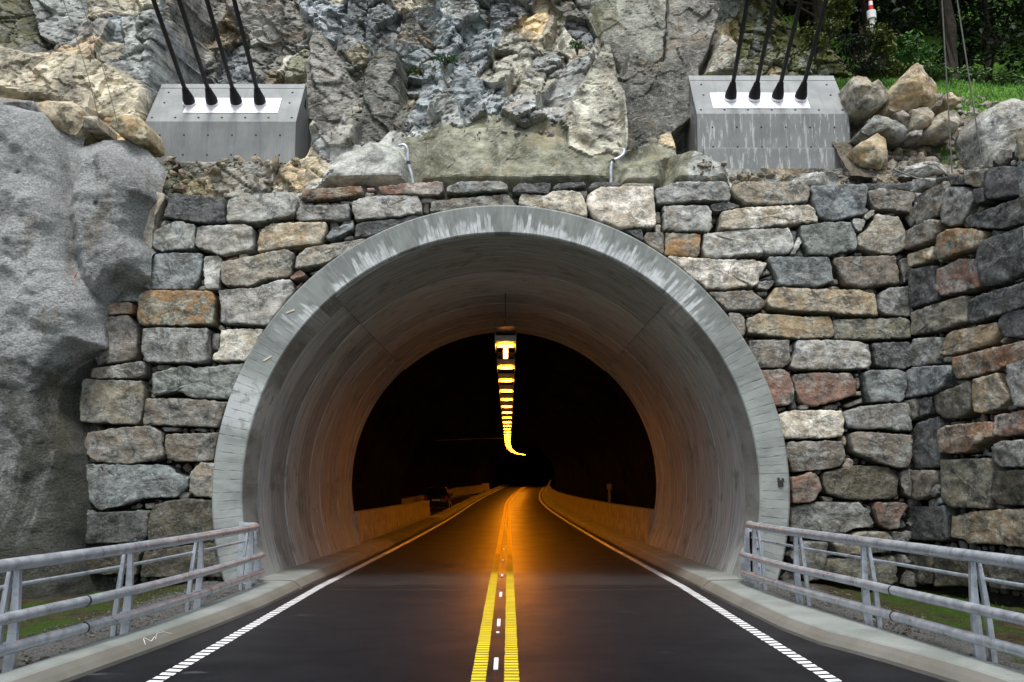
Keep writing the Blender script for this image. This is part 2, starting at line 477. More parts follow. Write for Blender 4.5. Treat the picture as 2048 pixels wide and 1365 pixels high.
def mat_ground():
    t = NT('ground_soil', .95, .15)
    v = t.tc.outputs['Object']
    x, y, z = t.sep(v)
    n = t.noise(v, 45, 6, .75)
    gr = t.mix(t.ramp(n, .35, .68), (.035, .036, .036), (.20, .20, .195))
    soil = t.mix(t.ramp(t.noise(v, 9, 5), .35, .65), (.028, .024, .014), (.07, .055, .03))
    mossc = t.mix(t.ramp(t.noise(v, 22, 4), .35, .65), (.018, .04, .006), (.05, .095, .012))
    ax = t.math('ABSOLUTE', x)
    e = t.math('ADD', ax, t.math('MULTIPLY', t.noise(v, 1.4, 4), 1.1))
    c = t.mix(t.ramp(e, 5.35, 5.9), gr, soil)
    mm = t.math('MULTIPLY', t.ramp(e, 5.5, 6.0), t.ramp(t.noise(t.mapping(v, (1, 1, 1), (2.3, 0, 0)), 1.1, 4, .6), .44, .58))
    c = t.mix(mm, c, mossc)
    return t.fin(c, .95, t.bump(n, .9, .03))

def mat_slope():
    t = NT('hillside_soil', .95, .15)
    v = t.tc.outputs['Object']
    x, y, z = t.sep(v)
    c = t.mix(t.ramp(t.noise(v, 3, 7, .7), .35, .65), (.075, .062, .042), (.20, .18, .145))
    c = t.mix(t.ramp(t.noise(v, 14, 6, .75), .5, .66, 0, .8), c, (.27, .26, .24))
    gm = t.attr('grass', 'GEOMETRY', 'Fac')
    gg = t.ramp(t.math('ADD', gm, t.math('MULTIPLY', t.math('SUBTRACT', t.noise(v, 2.6, 6, .7), .5), 1.4)), .42, .58)
    c = t.mix(gg, c, t.mix(t.ramp(t.noise(v, 12, 4), .35, .65), (.05, .14, .015), (.12, .25, .04)))
    h = t.noise(v, 14, 8, .75)
    return t.fin(c, .95, t.bump(h, 1, .06))

def mat_leaf(name, c1, c2, rough=.6):
    t = NT(name, rough, .3)
    oi = t.new('ShaderNodeObjectInfo')
    v = t.tc.outputs['Object']
    c = t.mix(t.ramp(t.noise(v, 3.5, 3), .35, .65), c1, c2)
    t.b.inputs['Subsurface Weight'].default_value = 0
    return t.fin(c, rough)

def mat_emit(name, col, strength):
    t = NT(name, .5)
    t.b.inputs['Base Color'].default_value = (.8, .6, .3, 1)
    t.b.inputs['Emission Color'].default_value = (*col, 1)
    t.b.inputs['Emission Strength'].default_value = strength
    return t.m

STONE = mat_stone(); ROCK = mat_rock(); SHOT = mat_shotcrete()
RIN, ROUT = 4.285, 4.79
PY, PZC = 15.5, 1.70           # portal face, circle centre height
COLLAR = mat_collar(RIN, ROUT); VAULT = mat_vault(); BLOCK = mat_block()
GALV = mat_galv(); ASPH = mat_asphalt(); KERB = mat_kerb(); GROUND = mat_ground(); SLOPE = mat_slope()
WHITE_P = mat_paint('white_road_paint', (.82, .83, .84), .25); YELLOW_P = mat_paint('yellow_road_paint', (.78, .62, .03), .3)
DARKCORE = mat_simple('packed_rubble', (.022, .02, .017), .95, nscale=6, var=.5, bump=.8, bscale=20, bdist=.03)
BLACKP = mat_simple('black_plastic', (.007, .008, .010), .55, spec=.3, bump=0)
STAINLESS = mat_simple('stainless_plate', (.86, .87, .92), .42, metal=.35, nscale=3, var=.08, bump=.05)
DARKMETAL = mat_simple('dark_metal', (.06, .06, .065), .5, metal=.6)
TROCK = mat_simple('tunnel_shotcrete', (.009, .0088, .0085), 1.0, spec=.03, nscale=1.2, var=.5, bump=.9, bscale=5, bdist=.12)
BARR = mat_simple('barrier_concrete', (.30, .29, .27), .7, nscale=2.5, var=.3, bump=.3, bscale=30, bdist=.01)
LAMPGLOW = mat_emit('sodium_glow', (1.0, .28, .007), 66.0)

# stones of the two dry stone walls: kind, outline (metres along the wall, height)
FRONT_STONES = '''
t -6.43 6.68 -6.3 6.78 -5.95 6.77 -5.92 6.68 -6.06 6.34 -6.09 6.07 -6.1 5.72 -6.22 5.69 -6.31 5.78 -6.42 6.34
d -5.88 6.76 -4.89 6.68 -4.83 6.24 -5.22 6.22 -5.95 6.34 -5.87 6.57
l -4.81 6.63 -4.67 6.68 -4.1 6.75 -3.68 6.77 -3.58 6.66 -3.64 6.37 -4.21 6.23 -4.82 6.24
t -4.96 6.8 -4.65 6.82 -4.45 6.8 -4.47 6.72 -4.93 6.72
d -4.44 6.8 -4.15 6.82 -4.14 6.75 -4.42 6.7
g -6.09 6.09 -5.7 6.27 -5.36 6.18 -5.36 5.76 -5.93 5.71 -6.08 5.76
l -5.31 6.15 -4.51 6.2 -4.36 6.16 -4.32 5.76 -4.49 5.71 -4.87 5.63 -5.35 5.8
y -4.2 6.12 -4.03 6.22 -3.07 6.25 -3.08 6.01 -3.16 5.86 -4.27 5.71 -4.26 5.96
b -6.04 5.67 -5.67 5.7 -5.23 5.67 -5.2 5.58 -5.25 5.22 -5.33 5.09 -5.4 5.03 -6.22 5.04 -6.21 5.26 -6.14 5.49
l -5.19 5.62 -4.93 5.64 -4.87 5.58 -4.9 5.04 -5.13 5.04 -5.19 5.38
t -4.88 5.51 -3.75 5.75 -3.62 5.67 -3.65 5.27 -4.12 5.2 -4.38 5.08 -4.77 5.1 -4.87 5.18
r -4.86 5.58 -4.64 5.66 -4.62 5.6 -4.86 5.53
c -4.61 5.69 -4.45 5.7 -4.43 5.61 -4.61 5.6
t -3.5 5.67 -3.38 5.78 -2.36 5.94 -2.57 5.76 -3.07 5.49 -3.59 5.39 -3.57 5.62
o -6.26 4.95 -6.11 5.02 -5.03 5.01 -4.94 4.87 -4.96 4.41 -5.34 4.41 -5.62 4.39 -6.25 4.41 -6.29 4.67
l -4.92 5.02 -4.25 5.07 -3.82 5.21 -3.64 5.2 -3.59 5 -3.8 4.69 -4.01 4.4 -4.83 4.45 -4.85 4.76
O -6.92 4.78 -6.4 4.81 -6.36 4.61 -6.93 4.59
g -6.72 4.84 -6.46 4.96 -6.28 4.98 -6.28 4.84
n -6.96 4.56 -6.43 4.58 -6.28 4.38 -6.24 3.9 -6.34 3.8 -6.92 3.72 -7.01 3.86 -7.04 4.16
g -6.17 4.34 -5.86 4.37 -5.04 4.35 -5.02 3.82 -5.14 3.74 -5.57 3.76 -6.08 3.76 -6.17 3.95
c -4.84 4.34 -4.09 4.36 -4.37 3.79 -4.95 3.79 -4.95 3.9 -4.85 3.95
g -5.01 4.29 -4.88 4.28 -4.89 4.01 -5.01 4
r -3.68 5.24 -3.5 5.4 -3.39 5.29 -3.64 5.21
n -3.38 5.35 -3.15 5.42 -3.28 5.31
r -3.61 5.09 -3.47 5.19 -3.57 5.02
g -5.97 6.41 -5.89 6.48 -5.86 6.34 -5.97 6.33
b -6.03 6.21 -5.94 6.31 -5.79 6.27 -6 6.15
g -4.84 6.59 -4.78 6.68 -4.71 6.67 -4.79 6.55
g -5.32 5.06 -5.25 5.13 -5.15 5.13 -5.15 5.05 -5.29 5.03
g -5.24 5.22 -5.17 5.23 -5.17 5.15 -5.25 5.15
n -7 3.66 -6.17 3.79 -6.1 3.73 -6.09 3.56 -6.2 3.49 -7.03 3.49
u -7.16 3.48 -6.15 3.45 -6.1 3.21 -6.11 2.79 -6.19 2.7 -7.15 2.74 -7.18 2.87 -7.18 3.21
s -5.98 3.58 -5.44 3.72 -5.26 3.67 -4.41 3.75 -4.46 3.53 -4.64 3.13 -5.24 3.15 -5.52 3.27 -5.96 3.19
n -6.05 3.15 -5.56 3.15 -4.66 3.09 -4.79 2.65 -5.49 2.68 -6.09 2.7
n -7.01 2.57 -6.49 2.66 -5.96 2.69 -5.76 2.57 -5.7 2.15 -5.82 2.09 -6.32 2.03 -6.79 2.06 -7.05 2.21 -7.08 2.32
n -5.69 2.54 -4.78 2.57 -4.87 2.08 -5.16 2.08 -5.52 2.08 -5.65 2.13 -5.7 2.36
b -7.14 2.03 -6.6 2.04 -5.64 2.02 -5.47 1.88 -5.25 1.82 -5.27 1.65 -5.45 1.49 -5.99 1.46 -6.36 1.34 -6.74 1.27 -6.82 1.32 -7.16 1.69 -7.17 1.92
t -5.08 2.07 -4.8 2.05 -4.82 1.48 -5.13 1.49 -5.24 1.59 -5.23 1.88
w -5.86 1.26 -5.75 1.39 -5.32 1.47 -4.83 1.44 -4.76 0.74 -5.86 0.74 -5.9 1.04
d -7.13 1.14 -6.87 1.23 -5.89 1.27 -5.91 1.04 -5.88 0.83 -5.99 0.74 -7.11 0.71 -7.14 0.92
w -7.01 0.51 -5.98 0.62 -6.02 0.21 -7.02 0.24
w -5.95 0.59 -4.73 0.77 -4.59 0.18 -5.98 0.18
t -5.93 3.73 -5.7 3.73 -5.7 3.65 -5.93 3.64
g -5.78 2.67 -5.51 2.65 -5.52 2.59 -5.76 2.59
g -5.26 2.62 -5.19 2.66 -5.02 2.62 -5.06 2.57
l -5.45 1.49 -5.39 1.57 -5.24 1.57 -5.28 1.47 -5.43 1.45
l -6.03 1.38 -5.84 1.39 -5.85 1.3 -6 1.29
b -7.15 2.15 -7.07 2.19 -7.02 2.09 -7.12 2.06
b -7.02 2.09 -6.98 2.14 -6.87 2.11 -6.89 2.06
g -7.23 1.65 -7.04 1.48 -7.2 1.5
g -7.24 1.48 -6.98 1.45 -7.01 1.38 -7.24 1.39
g -7.22 1.35 -7.02 1.36 -7.02 1.2 -7.21 1.15
g -7 1.35 -6.78 1.2 -6.98 1.17
O -3.53 6.72 -3.5 6.83 -2.95 6.85 -2.47 6.88 -2.44 6.77 -2.72 6.68 -3.3 6.63 -3.53 6.65
r -2.18 6.87 -1.74 6.93 -1.04 6.96 -1.03 6.78 -1.11 6.72 -1.58 6.73 -2 6.74 -2.15 6.79
r -2.4 6.89 -2.27 6.9 -2.22 6.84 -2.38 6.82
g -2.42 6.81 -2.26 6.82 -2.27 6.73 -2.41 6.74
r -2.25 6.78 -2.08 6.77 -2.05 6.72 -2.26 6.72
g -0.98 6.87 -0.79 6.95 -0.01 6.98 0.11 6.9 0.13 6.82 -0.17 6.79 -0.87 6.75 -0.98 6.78
g -3.58 6.5 -3.54 6.54 -2.68 6.57 -2.66 6.32 -2.85 6.28 -3.13 6.29 -3.53 6.27 -3.61 6.31 -3.61 6.44
l -2.63 6.6 -2.39 6.7 -1.48 6.72 -1.4 6.55 -1.4 6.41 -1.81 6.33 -2.23 6.3 -2.56 6.27 -2.63 6.46
n -1.25 6.62 -1.11 6.64 0.12 6.75 0.19 6.64 0.28 6.53 -0.6 6.46 -1.27 6.43
d -2.55 6.19 -2.36 6.25 -1.75 6.3 -1.46 6.37 -1.37 6.34 -2.36 5.97 -2.57 5.96 -2.57 6.1
b -3.08 5.96 -2.97 6.12 -2.6 6.23 -2.59 6.12 -2.84 5.98 -3.03 5.92
g -2.84 6.21 -2.8 6.3 -2.62 6.32 -2.61 6.24 -2.82 6.19
g -3.04 6.28 -2.96 6.3 -2.87 6.23 -2.89 6.15 -3.03 6.12
l -3.58 6.61 -3.33 6.61 -3.33 6.55 -3.58 6.55
l -3.3 6.61 -3.07 6.64 -3.06 6.57 -3.29 6.56
l -3.03 6.62 -2.88 6.63 -2.88 6.58 -3.03 6.57
l -2.86 6.66 -2.62 6.64 -2.63 6.58 -2.86 6.6
l -1.46 6.7 -1.27 6.72 -1.13 6.68 -1.16 6.62 -1.44 6.62
n -1.39 6.61 -1.29 6.62 -1.28 6.43 -1.39 6.43
l -2.79 5.96 -2.66 6.03 -2.6 6.01 -2.6 5.95
g -0.9 6.69 -0.77 6.7 -0.83 6.65
d 0.18 6.83 0.28 6.94 0.88 6.95 0.83 6.76 0.52 6.77 0.19 6.78
d 0.89 6.83 0.96 6.94 1.45 6.98 1.5 6.92 1.21 6.86 0.9 6.81
d 1.52 6.9 1.61 7 2.03 7.01 2.14 6.96 1.96 6.9 1.74 6.91 1.56 6.86
n 2.12 6.96 2.21 7 2.72 6.99 2.7 6.92 2.14 6.91
c 0.3 6.64 0.33 6.76 0.8 6.74 0.87 6.81 1.23 6.82 1.4 6.78 1.5 6.55 1.51 6.34 1.07 6.43 0.3 6.55
c 1.52 6.76 1.74 6.88 2.67 6.9 2.68 6.76 2.71 6.22 2.66 6.15 2.08 6.12 1.6 6.32 1.49 6.55
g 2.7 6.85 3.07 6.98 3.49 6.99 3.96 6.99 4.03 6.88 4.04 6.67 3.95 6.63 3.41 6.64 2.82 6.56 2.72 6.59
l 2.84 6.53 3.06 6.55 3.63 6.55 3.7 6.44 3.7 6.15 3.62 6.07 2.89 6.08 2.83 6.12
n 2.51 6.06 2.83 6.06 2.83 5.65 2.6 5.81 2.49 5.92
o 2.86 6.06 3.49 6.03 3.47 5.76 3.43 5.62 2.84 5.65
d 2.12 6.11 2.46 6.11 2.49 5.9
l 1.18 6.85 1.52 6.85 1.49 6.74 1.29 6.81
t 2.73 6.47 2.81 6.47 2.82 6.26 2.72 6.28
l 2.72 6.24 2.82 6.24 2.8 6.07 2.71 6.08
d 3.66 6.56 3.9 6.63 4.23 6.56 4.05 6.49 3.72 6.45
t 4.04 6.88 4.22 6.98 5.24 6.98 5.43 6.88 5.43 6.7 5.36 6.6 4.92 6.55 4.3 6.59 4.08 6.74
b 5.45 6.89 5.91 6.93 6.44 6.93 6.46 6.84 6.37 6.38 6.05 6.32 5.83 6.26 5.59 6.31 5.47 6.56
c 3.85 6.42 4.25 6.5 5.42 6.56 5.51 6.47 5.55 6.24 4.81 6.18 4.5 6.13 4.1 6.09 3.82 6.13
l 3.53 6.03 3.84 6.07 4.32 6.11 5.04 6.13 5.1 5.99 5.11 5.81 4.99 5.66 4.57 5.68 3.74 5.61 3.54 5.63 3.51 5.85
s 5.23 6.18 5.7 6.24 6.12 6.25 6.21 5.99 6.2 5.74 5.93 5.71 5.75 5.64 5.34 5.65 5.22 6.04
t 6.59 6.41 7 6.34 7.1 6.04 7.06 5.77 6.9 5.7 6.61 5.68 6.23 5.83 6.26 6.01 6.42 6.13
c 2.88 5.63 3.78 5.57 4.41 5.56 4.63 5.5 4.49 5.25 4.44 5.11 3.8 5.04 3.54 5.05
b 4.66 5.62 5.71 5.62 5.75 5.43 5.77 5.18 5.64 5.14 5.44 5.07 4.79 5.12 4.77 5.27 4.64 5.52
n 5.79 5.62 6.87 5.65 6.91 5.41 6.92 5.16 6.25 5.07 5.95 5.16 5.87 5.32 5.79 5.5
n 3.58 4.99 4.33 5.02 4.54 4.85 4.56 4.74 4.42 4.67 3.88 4.67 3.8 4.78
y 4.74 5.08 5.55 5.04 6.18 5.03 6.48 4.96 6.51 4.58 6.09 4.59 5.62 4.63 5.05 4.66 4.64 4.72 4.58 4.83
g 6.56 4.98 6.73 5.08 7.16 5.11 7.12 4.57 6.61 4.59 6.52 4.68
y 4.25 4.54 4.46 4.62 5.29 4.56 5.68 4.56 5.72 4.45 5.74 4.23 5.59 4.19 5.12 4.18 4.64 4.23 4.23 4.28 4.23 4.45
u 5.73 4.51 6.98 4.55 7.09 4.48 7.06 4.19 6.55 4.17 6.08 4.17 5.74 4.17
n 3.9 4.62 4.09 4.63 4.2 4.54 4.2 4.32 4.17 4.21 4.06 4.23
l 5.1 6.13 5.21 6.13 5.17 5.88 5.11 5.95
l 5.03 5.68 5.2 5.99 5.27 5.95 5.21 5.81 5.1 5.65
g 5.24 5.81 5.32 5.65 5.12 5.65
l 6.16 6.31 6.34 6.31 6.38 6.24 6.3 6.08 6.24 6.08 6.16 6.22
l 6.34 6.33 6.46 6.45 6.57 6.47 6.54 6.38 6.43 6.29
g 6.38 6.51 6.44 6.55 6.51 6.51 6.46 6.43 6.39 6.45
l 5.91 5.71 6 5.72 6.06 5.68 6 5.65 5.92 5.67
g 6.2 5.73 6.36 5.73 6.33 5.67 6.22 5.67
g 5.8 5.68 5.88 5.69 5.89 5.64
g 6.92 5.65 7.01 5.71 7.07 5.66 6.98 5.59 6.92 5.59
t 5.81 5.25 5.89 5.25 5.89 5.16 5.8 5.16
n 5.69 5.1 5.84 5.14 5.93 5.1 5.92 5.04 5.7 5.04
g 6.27 5.05 6.49 5.1 6.54 4.98 6.42 5
c 4.55 5.35 4.65 5.44 4.72 5.34 4.56 5.31
g 4.49 5.23 4.75 5.33 4.75 5.25
g 4.45 5.19 4.77 5.22 4.72 5.12 4.63 5.04 4.44 5.07
g 4.46 5.02 4.65 5.03 4.63 4.94 4.48 4.96
n 6.96 5.59 7.18 5.62 7.15 5.23 6.99 5.16
n 6.46 6.81 6.67 6.87 7.28 6.8 7.3 6.72 7.23 6.58 7.22 6.41 6.91 6.46 6.58 6.49 6.47 6.63
d 6.44 7 7.33 7.01 7.32 6.86 7.05 6.87 6.49 6.89
d 6.42 6.49 6.49 6.54 6.51 6.49 6.44 6.42
g 6.78 6.44 6.95 6.45 6.97 6.4 6.8 6.4
d 6.4 4.1 6.77 4.12 7.05 4.12 7.04 3.69 6.87 3.65 6.42 3.71 6.39 3.89
l 5.07 4.15 5.82 4.16 6.16 4.13 6.31 4.08 6.36 3.76 6.31 3.68 6.07 3.65 5.12 3.64 4.94 3.69 5.05 3.97
n 4.24 4.14 4.61 4.16 4.95 4.15 4.97 3.76 4.84 3.68 4.31 3.68
r 4.39 3.63 4.84 3.65 4.93 3.56 5.01 3.3 4.98 3.11 4.88 3.03 4.6 3.02 4.46 3.22
r 5.01 3.56 5.49 3.6 5.98 3.58 6.08 3.45 6.07 3.22 5.74 3.11 5.37 3.02 5.08 3.09 5.03 3.3 4.97 3.5
b 6.21 3.58 6.31 3.64 6.8 3.64 6.95 3.58 6.92 3.3 6.83 3.09 6.62 3.09 6.28 3.09 6.22 3.3
g 5.82 2.92 6.17 3.02 6.62 3.06 6.94 3.07 6.97 2.58 6.78 2.59 6.38 2.64 6.16 2.61 5.87 2.66 5.83 2.79
c 4.68 2.87 4.98 2.95 5.8 2.95 5.83 2.81 5.8 2.51 5.39 2.46 4.79 2.47 4.71 2.62
n 4.85 2.41 5.77 2.43 5.82 2.19 5.73 2.01 5.51 1.95 4.91 1.9 4.8 2.15
n 5.9 2.55 6.03 2.59 6.96 2.52 6.92 2.11 6.83 1.96 6.62 1.98 6.32 2.07 5.93 2.24
l 4.97 4.06 5.05 4.1 5.04 3.97 5 3.95
t 6.11 3.52 6.16 3.52 6.18 3.35 6.11 3.3
t 6.09 3.28 6.19 3.28 6.19 3.21 6.09 3.21
n 5.88 3.04 6.2 3.17 6.21 3.09 5.93 3
g 5.52 2.98 5.63 3.06 5.78 3.04 5.78 2.97
d 4.96 3.09 5.02 3.19 5.07 3.02 5.05 2.96 4.95 2.98
l 5.11 3.05 5.28 3.05 5.27 2.97 5.1 2.97
g 4.73 2.98 4.86 3.01 4.88 2.97 4.75 2.93
t 5.77 2.45 5.86 2.53 5.89 2.45 5.87 2.34 5.81 2.36
r 5.76 2.01 5.88 2.15 5.97 2.09 5.92 1.96 5.79 1.95
b 5.3 1.93 5.44 1.93 5.4 1.87 5.31 1.87
l 5.82 2.64 5.93 2.64 5.91 2.58 5.82 2.58
l 6.12 3.59 6.18 3.59 6.16 3.53 6.11 3.56
r 4.87 1.82 5.24 1.9 5.32 1.84 5.39 1.63 5.21 1.4 4.87 1.38
w 5.43 1.9 6 2.02 6.53 2 6.71 1.82 6.66 1.5 6.5 1.45 6.04 1.43 5.75 1.46 5.46 1.55 5.42 1.71
n 6.78 1.92 6.88 1.95 6.92 1.95 6.89 1.47 6.8 1.53 6.73 1.76
g 4.88 1.32 5.38 1.41 6.02 1.4 6.17 1.26 6.26 1.05 6.21 0.98 5.99 0.98 5.72 0.89 5.46 0.9 4.85 0.92
r 6.28 1.4 6.79 1.4 6.84 1.34 6.69 1.13 6.67 0.95 6.47 0.95 6.34 1.03 6.27 1.24
t 5.53 0.72 5.99 0.92 6.44 0.92 6.54 0.77 6.5 0.61 6.07 0.54 5.57 0.56
g 5.08 0.77 5.45 0.74 5.41 0.43 5.31 0.15 5.1 0.1 4.8 0.51
u 5.43 0.46 6.13 0.51 6.55 0.51 6.59 0.35 6.52 0.05 5.89 0.1 5.34 0.12 5.37 0.3
t 5.43 1.5 5.62 1.47 5.6 1.4 5.46 1.41
t 6.16 1.37 6.25 1.32 6.25 1.21 6.19 1.21
g 4.89 1.37 5 1.36 4.94 1.32
g 6.53 0.92 6.76 0.9 6.69 0.66 6.55 0.66
'''
WING_STONES = '''
g 0.44 6.86 0.67 6.85 0.83 6.8 0.78 6.68 0.45 6.66 0.37 6.7
d 0.87 6.78 1.34 6.71 1.34 6.63 0.88 6.69
n 0.47 6.51 0.65 6.61 1.21 6.63 1.23 6.5 1.12 6.3 0.98 6.1 0.73 6.11 0.43 6.1 0.38 6.29
g 1.26 6.52 1.63 6.4 1.84 6.24 1.86 6.12 1.67 5.91 1.51 5.81 1.23 5.86 1.04 5.98 1.15 6.31
d 1.31 6.68 1.65 6.59 1.66 6.42 1.32 6.52
n 1.69 6.65 2.17 6.51 2.1 6.38 2.03 6.24 1.67 6.44
d 1.87 6.27 2.06 6.25 2.06 6.02 1.88 6.04
d 2.17 6.5 2.38 6.48 2.95 6.27 2.91 5.89 2.15 6.03 2.05 6.12
d 1.61 5.88 1.83 5.9 2.91 5.86 2.87 5.48 2.38 5.5 1.86 5.66 1.62 5.76
d 0.22 6.23 0.41 6.2 0.41 6.11 0.21 6.08
n 0.21 6.04 0.82 6.08 1.03 6.02 0.98 5.87 0.91 5.72 0.17 5.71
y 0.18 5.63 0.87 5.62 0.81 5.42 0.62 5.4 0.18 5.41
o 0.97 5.78 1.25 5.8 1.73 5.69 1.99 5.58 1.94 5.33 1.41 5.36 0.93 5.37 0.92 5.58
d 1.9 5.44 2.86 5.44 2.79 4.76 2.27 4.69 2.03 4.7 1.85 4.74 1.81 5.16
r 0.86 5.22 1.43 5.27 1.81 5.18 1.81 4.91 1.82 4.73 1.4 4.73 0.96 4.75 0.79 4.89
d 0.17 5.37 0.77 5.32 0.78 5.07 0.9 4.79 0.8 4.7 0.12 4.7
u 0.12 4.63 0.58 4.66 1.48 4.67 1.48 4.25 0.85 4.21 0.08 4.23
d 1.53 4.56 1.75 4.6 2.78 4.62 2.74 4.26 2.19 4.23 1.55 4.2 1.51 4.35
d 2.13 4.14 2.24 4.26 2.73 4.24 2.69 3.8 2.21 3.89 2.14 3.99
t 0.26 6.44 0.43 6.45 0.39 6.22 0.25 6.29
g 0.28 6.57 0.45 6.65 0.55 6.59 0.44 6.5
t 1.73 5.95 1.82 6.03 1.9 5.96 1.84 5.92
g 1.45 5.88 1.6 5.84 1.59 5.75 1.45 5.78
g 2.05 5.58 2.37 5.48 2.06 5.44 2.02 5.51
l 0.82 5.59 0.92 5.56 0.9 5.34 0.81 5.35
g 1.46 5.33 1.58 5.31 1.55 5.28
g 1.63 5.3 1.82 5.28 1.79 5.23 1.66 5.26
g 1.92 4.65 2.11 4.65 2.08 4.61
g 2.42 4.7 2.57 4.72 2.59 4.68 2.44 4.67
y 0.75 3.87 0.96 4.11 1.14 4.15 2.08 4.13 2.11 3.98 1.97 3.83 1.45 3.8 1.04 3.77 0.76 3.82
g 0.02 3.99 0.14 4.17 0.8 4.1 0.82 3.97 0.74 3.73 0.67 3.68 0.09 3.68 0 3.8
O 1.06 3.63 1.12 3.72 2.68 3.77 2.65 3.5 1.89 3.39 1.46 3.36 1.17 3.36 1.06 3.49
b -0.14 3.58 0.16 3.67 1.03 3.61 1.04 3.47 0.87 3.26 0.56 3.19 0.04 3.15 -0.2 3.19 -0.17 3.41
u -0.1 3.12 0.2 3.14 0.2 2.82 -0.1 2.76 -0.2 2.84
d 0.23 3.13 0.55 3.14 0.49 2.88 0.23 2.83
w 0.58 3.14 1.45 3.31 1.48 3.05 1.43 2.82 1.11 2.74 0.82 2.76 0.62 2.87
y 1.54 3.32 2.07 3.37 2.13 3.22 2.29 3.02 2.28 2.94 2.07 2.85 1.83 2.79 1.54 2.8 1.49 3.01
g 2.29 3.46 2.66 3.53 2.58 2.81 2.37 2.84 2.32 3.05 2.24 3.24
d 0.06 2.72 0.7 2.81 0.71 2.54 0.59 1.98 -0.02 1.95 -0.15 2.24 -0.12 2.54
O 0.68 2.58 0.84 2.64 1.89 2.65 1.92 2.43 1.51 2.31 1.34 2.2 0.94 2.19 0.67 2.22 0.65 2.42
r 1.93 2.73 2.58 2.78 2.54 2.45 2.12 2.41 1.9 2.43
g 1.88 2.26 2.04 2.35 2.53 2.35 2.49 1.96 2 1.96 1.84 2.09
u 0.63 2.1 1.75 2.1 1.82 1.93 1.67 1.34 0.79 1.34 0.58 1.46
w 1.83 1.91 2.52 1.93 2.46 1.41 1.87 1.41 1.74 1.49 1.78 1.74
n -0.2 1.94 0.51 1.93 0.54 1.79 0.35 1.51 0.19 1.44 -0.25 1.46
d -0.33 1.31 0.65 1.36 0.66 1.08 0.67 0.81 -0.47 0.74 -0.48 1.01 -0.42 1.2
y 0.74 1.19 1.43 1.31 2.46 1.37 2.4 0.81 1.62 0.82 1.1 0.79 1.04 0.85 0.71 0.86
w -0.52 0.63 0.26 0.63 0.28 0.4 0.21 0.07 -0.58 0.04
w 0.34 0.61 1.57 0.68 1.52 0.19 0.28 0.05
w 1.62 0.57 2.37 0.61 2.33 0.21 1.58 0.17
l 0.74 3.75 0.86 3.78 1.1 3.73 0.94 3.67 0.76 3.69
b 0.94 3.36 1.23 3.35 1.31 3.32 1.05 3.27
l 0.46 2.97 0.54 3.08 0.61 2.92 0.54 2.84
g 2.07 2.87 2.2 2.91 2.32 2.87 2.24 2.81 2.09 2.8
t 2.02 3.86 2.16 3.91 2.19 3.87 2.07 3.81
b 1.5 2.18 1.82 2.22 1.84 2.13 1.58 2.13
g 1.18 2.15 1.36 2.17 1.39 2.14
g 2.05 3.41 2.26 3.49 2.28 3.41 2.12 3.35
g 0.04 4.16 0.09 4.2 0.27 4.19 0.07 4.13
g 0.78 2.7 1.08 2.7 0.98 2.63 0.75 2.64
g 0.36 1.61 0.57 1.71 0.59 1.56 0.39 1.48
b 0.22 1.43 0.59 1.51 0.61 1.39 0.25 1.32
b 0.46 1.77 0.58 1.79 0.57 1.69 0.47 1.7
g 1.65 1.41 1.9 1.37 1.67 1.34
'''
BOULDERS = '''
t 16.9 0.5 6.72 9.43 6.79 9.48 6.99 9.46 7.06 9.29 7.21 9.38 7.43 9.21 7.39 8.95 7.1 8.76 6.79 8.81 6.69 9.16
y 17 0.7 7.47 9.15 7.61 9.34 7.8 9.56 7.94 9.72 8.04 9.69 8.16 9.53 8.4 9.34 8.38 8.96 8.17 8.86 7.7 8.78 7.48 8.83
t 17.2 0.3 8.52 9.29 8.62 9.27 8.6 9.02 8.47 9.02
y 17.2 0.3 8.7 9.27 8.8 9.29 8.97 9.08 8.73 8.98 8.66 9.1
g 16.6 0.4 6.73 8.25 7.05 8.58 7.17 8.56 7.58 8.25 7.57 8.09 7.37 8.09 7.15 8.22 6.9 8.17
y 16.4 0.45 6.5 7.86 6.97 8.14 7.13 8.02 7.14 7.66 6.98 7.44 6.66 7.51
n 16.9 0.3 7.51 8.73 7.71 8.79 7.85 8.63 7.79 8.44 7.55 8.55
t 16.8 0.4 7.82 8.75 8.08 8.83 8.27 8.67 8.1 8.38 7.77 8.4
t 16.7 0.5 8.05 8.34 8.3 8.65 8.55 8.73 8.69 8.6 8.57 8.26 8.36 8.14 8.06 8.16
l 15.9 0.9 8.58 8.13 8.75 8.4 9.12 8.57 9.48 8.55 9.86 8.28 9.78 7.36 9.19 7.34 8.67 7.33 8.62 7.73
g 16.5 0.2 7.6 8.18 7.71 8.23 7.88 8.25 7.82 8.11 7.62 8.08
l 16.2 0.3 7.18 7.34 7.67 7.51 8.03 7.49 8.14 7.34 7.65 7.21 7.22 7.24
l 16 0.4 4.81 7.04 5.36 7.2 5.93 7.27 6.1 7.15 6 6.99 4.9 6.97
y 15.9 0.4 -8.36 8.42 -8.09 8.51 -7.68 8.49 -7.53 8.35 -7.53 8.1 -7.64 7.88 -8.05 7.95 -8.31 8.2
t 15.9 0.3 -7.52 8.24 -7.29 8.24 -7.22 8.03 -7.51 8.01
y 15.9 0.4 -7.01 8.24 -6.57 8.26 -6.4 8.1 -6.37 7.81 -6.61 7.78 -7.03 8.03
g 15.5 0.3 -9.02 8.36 -8.18 8.32 -8.15 8.15 -8.61 8.18 -9.01 8.22
'''
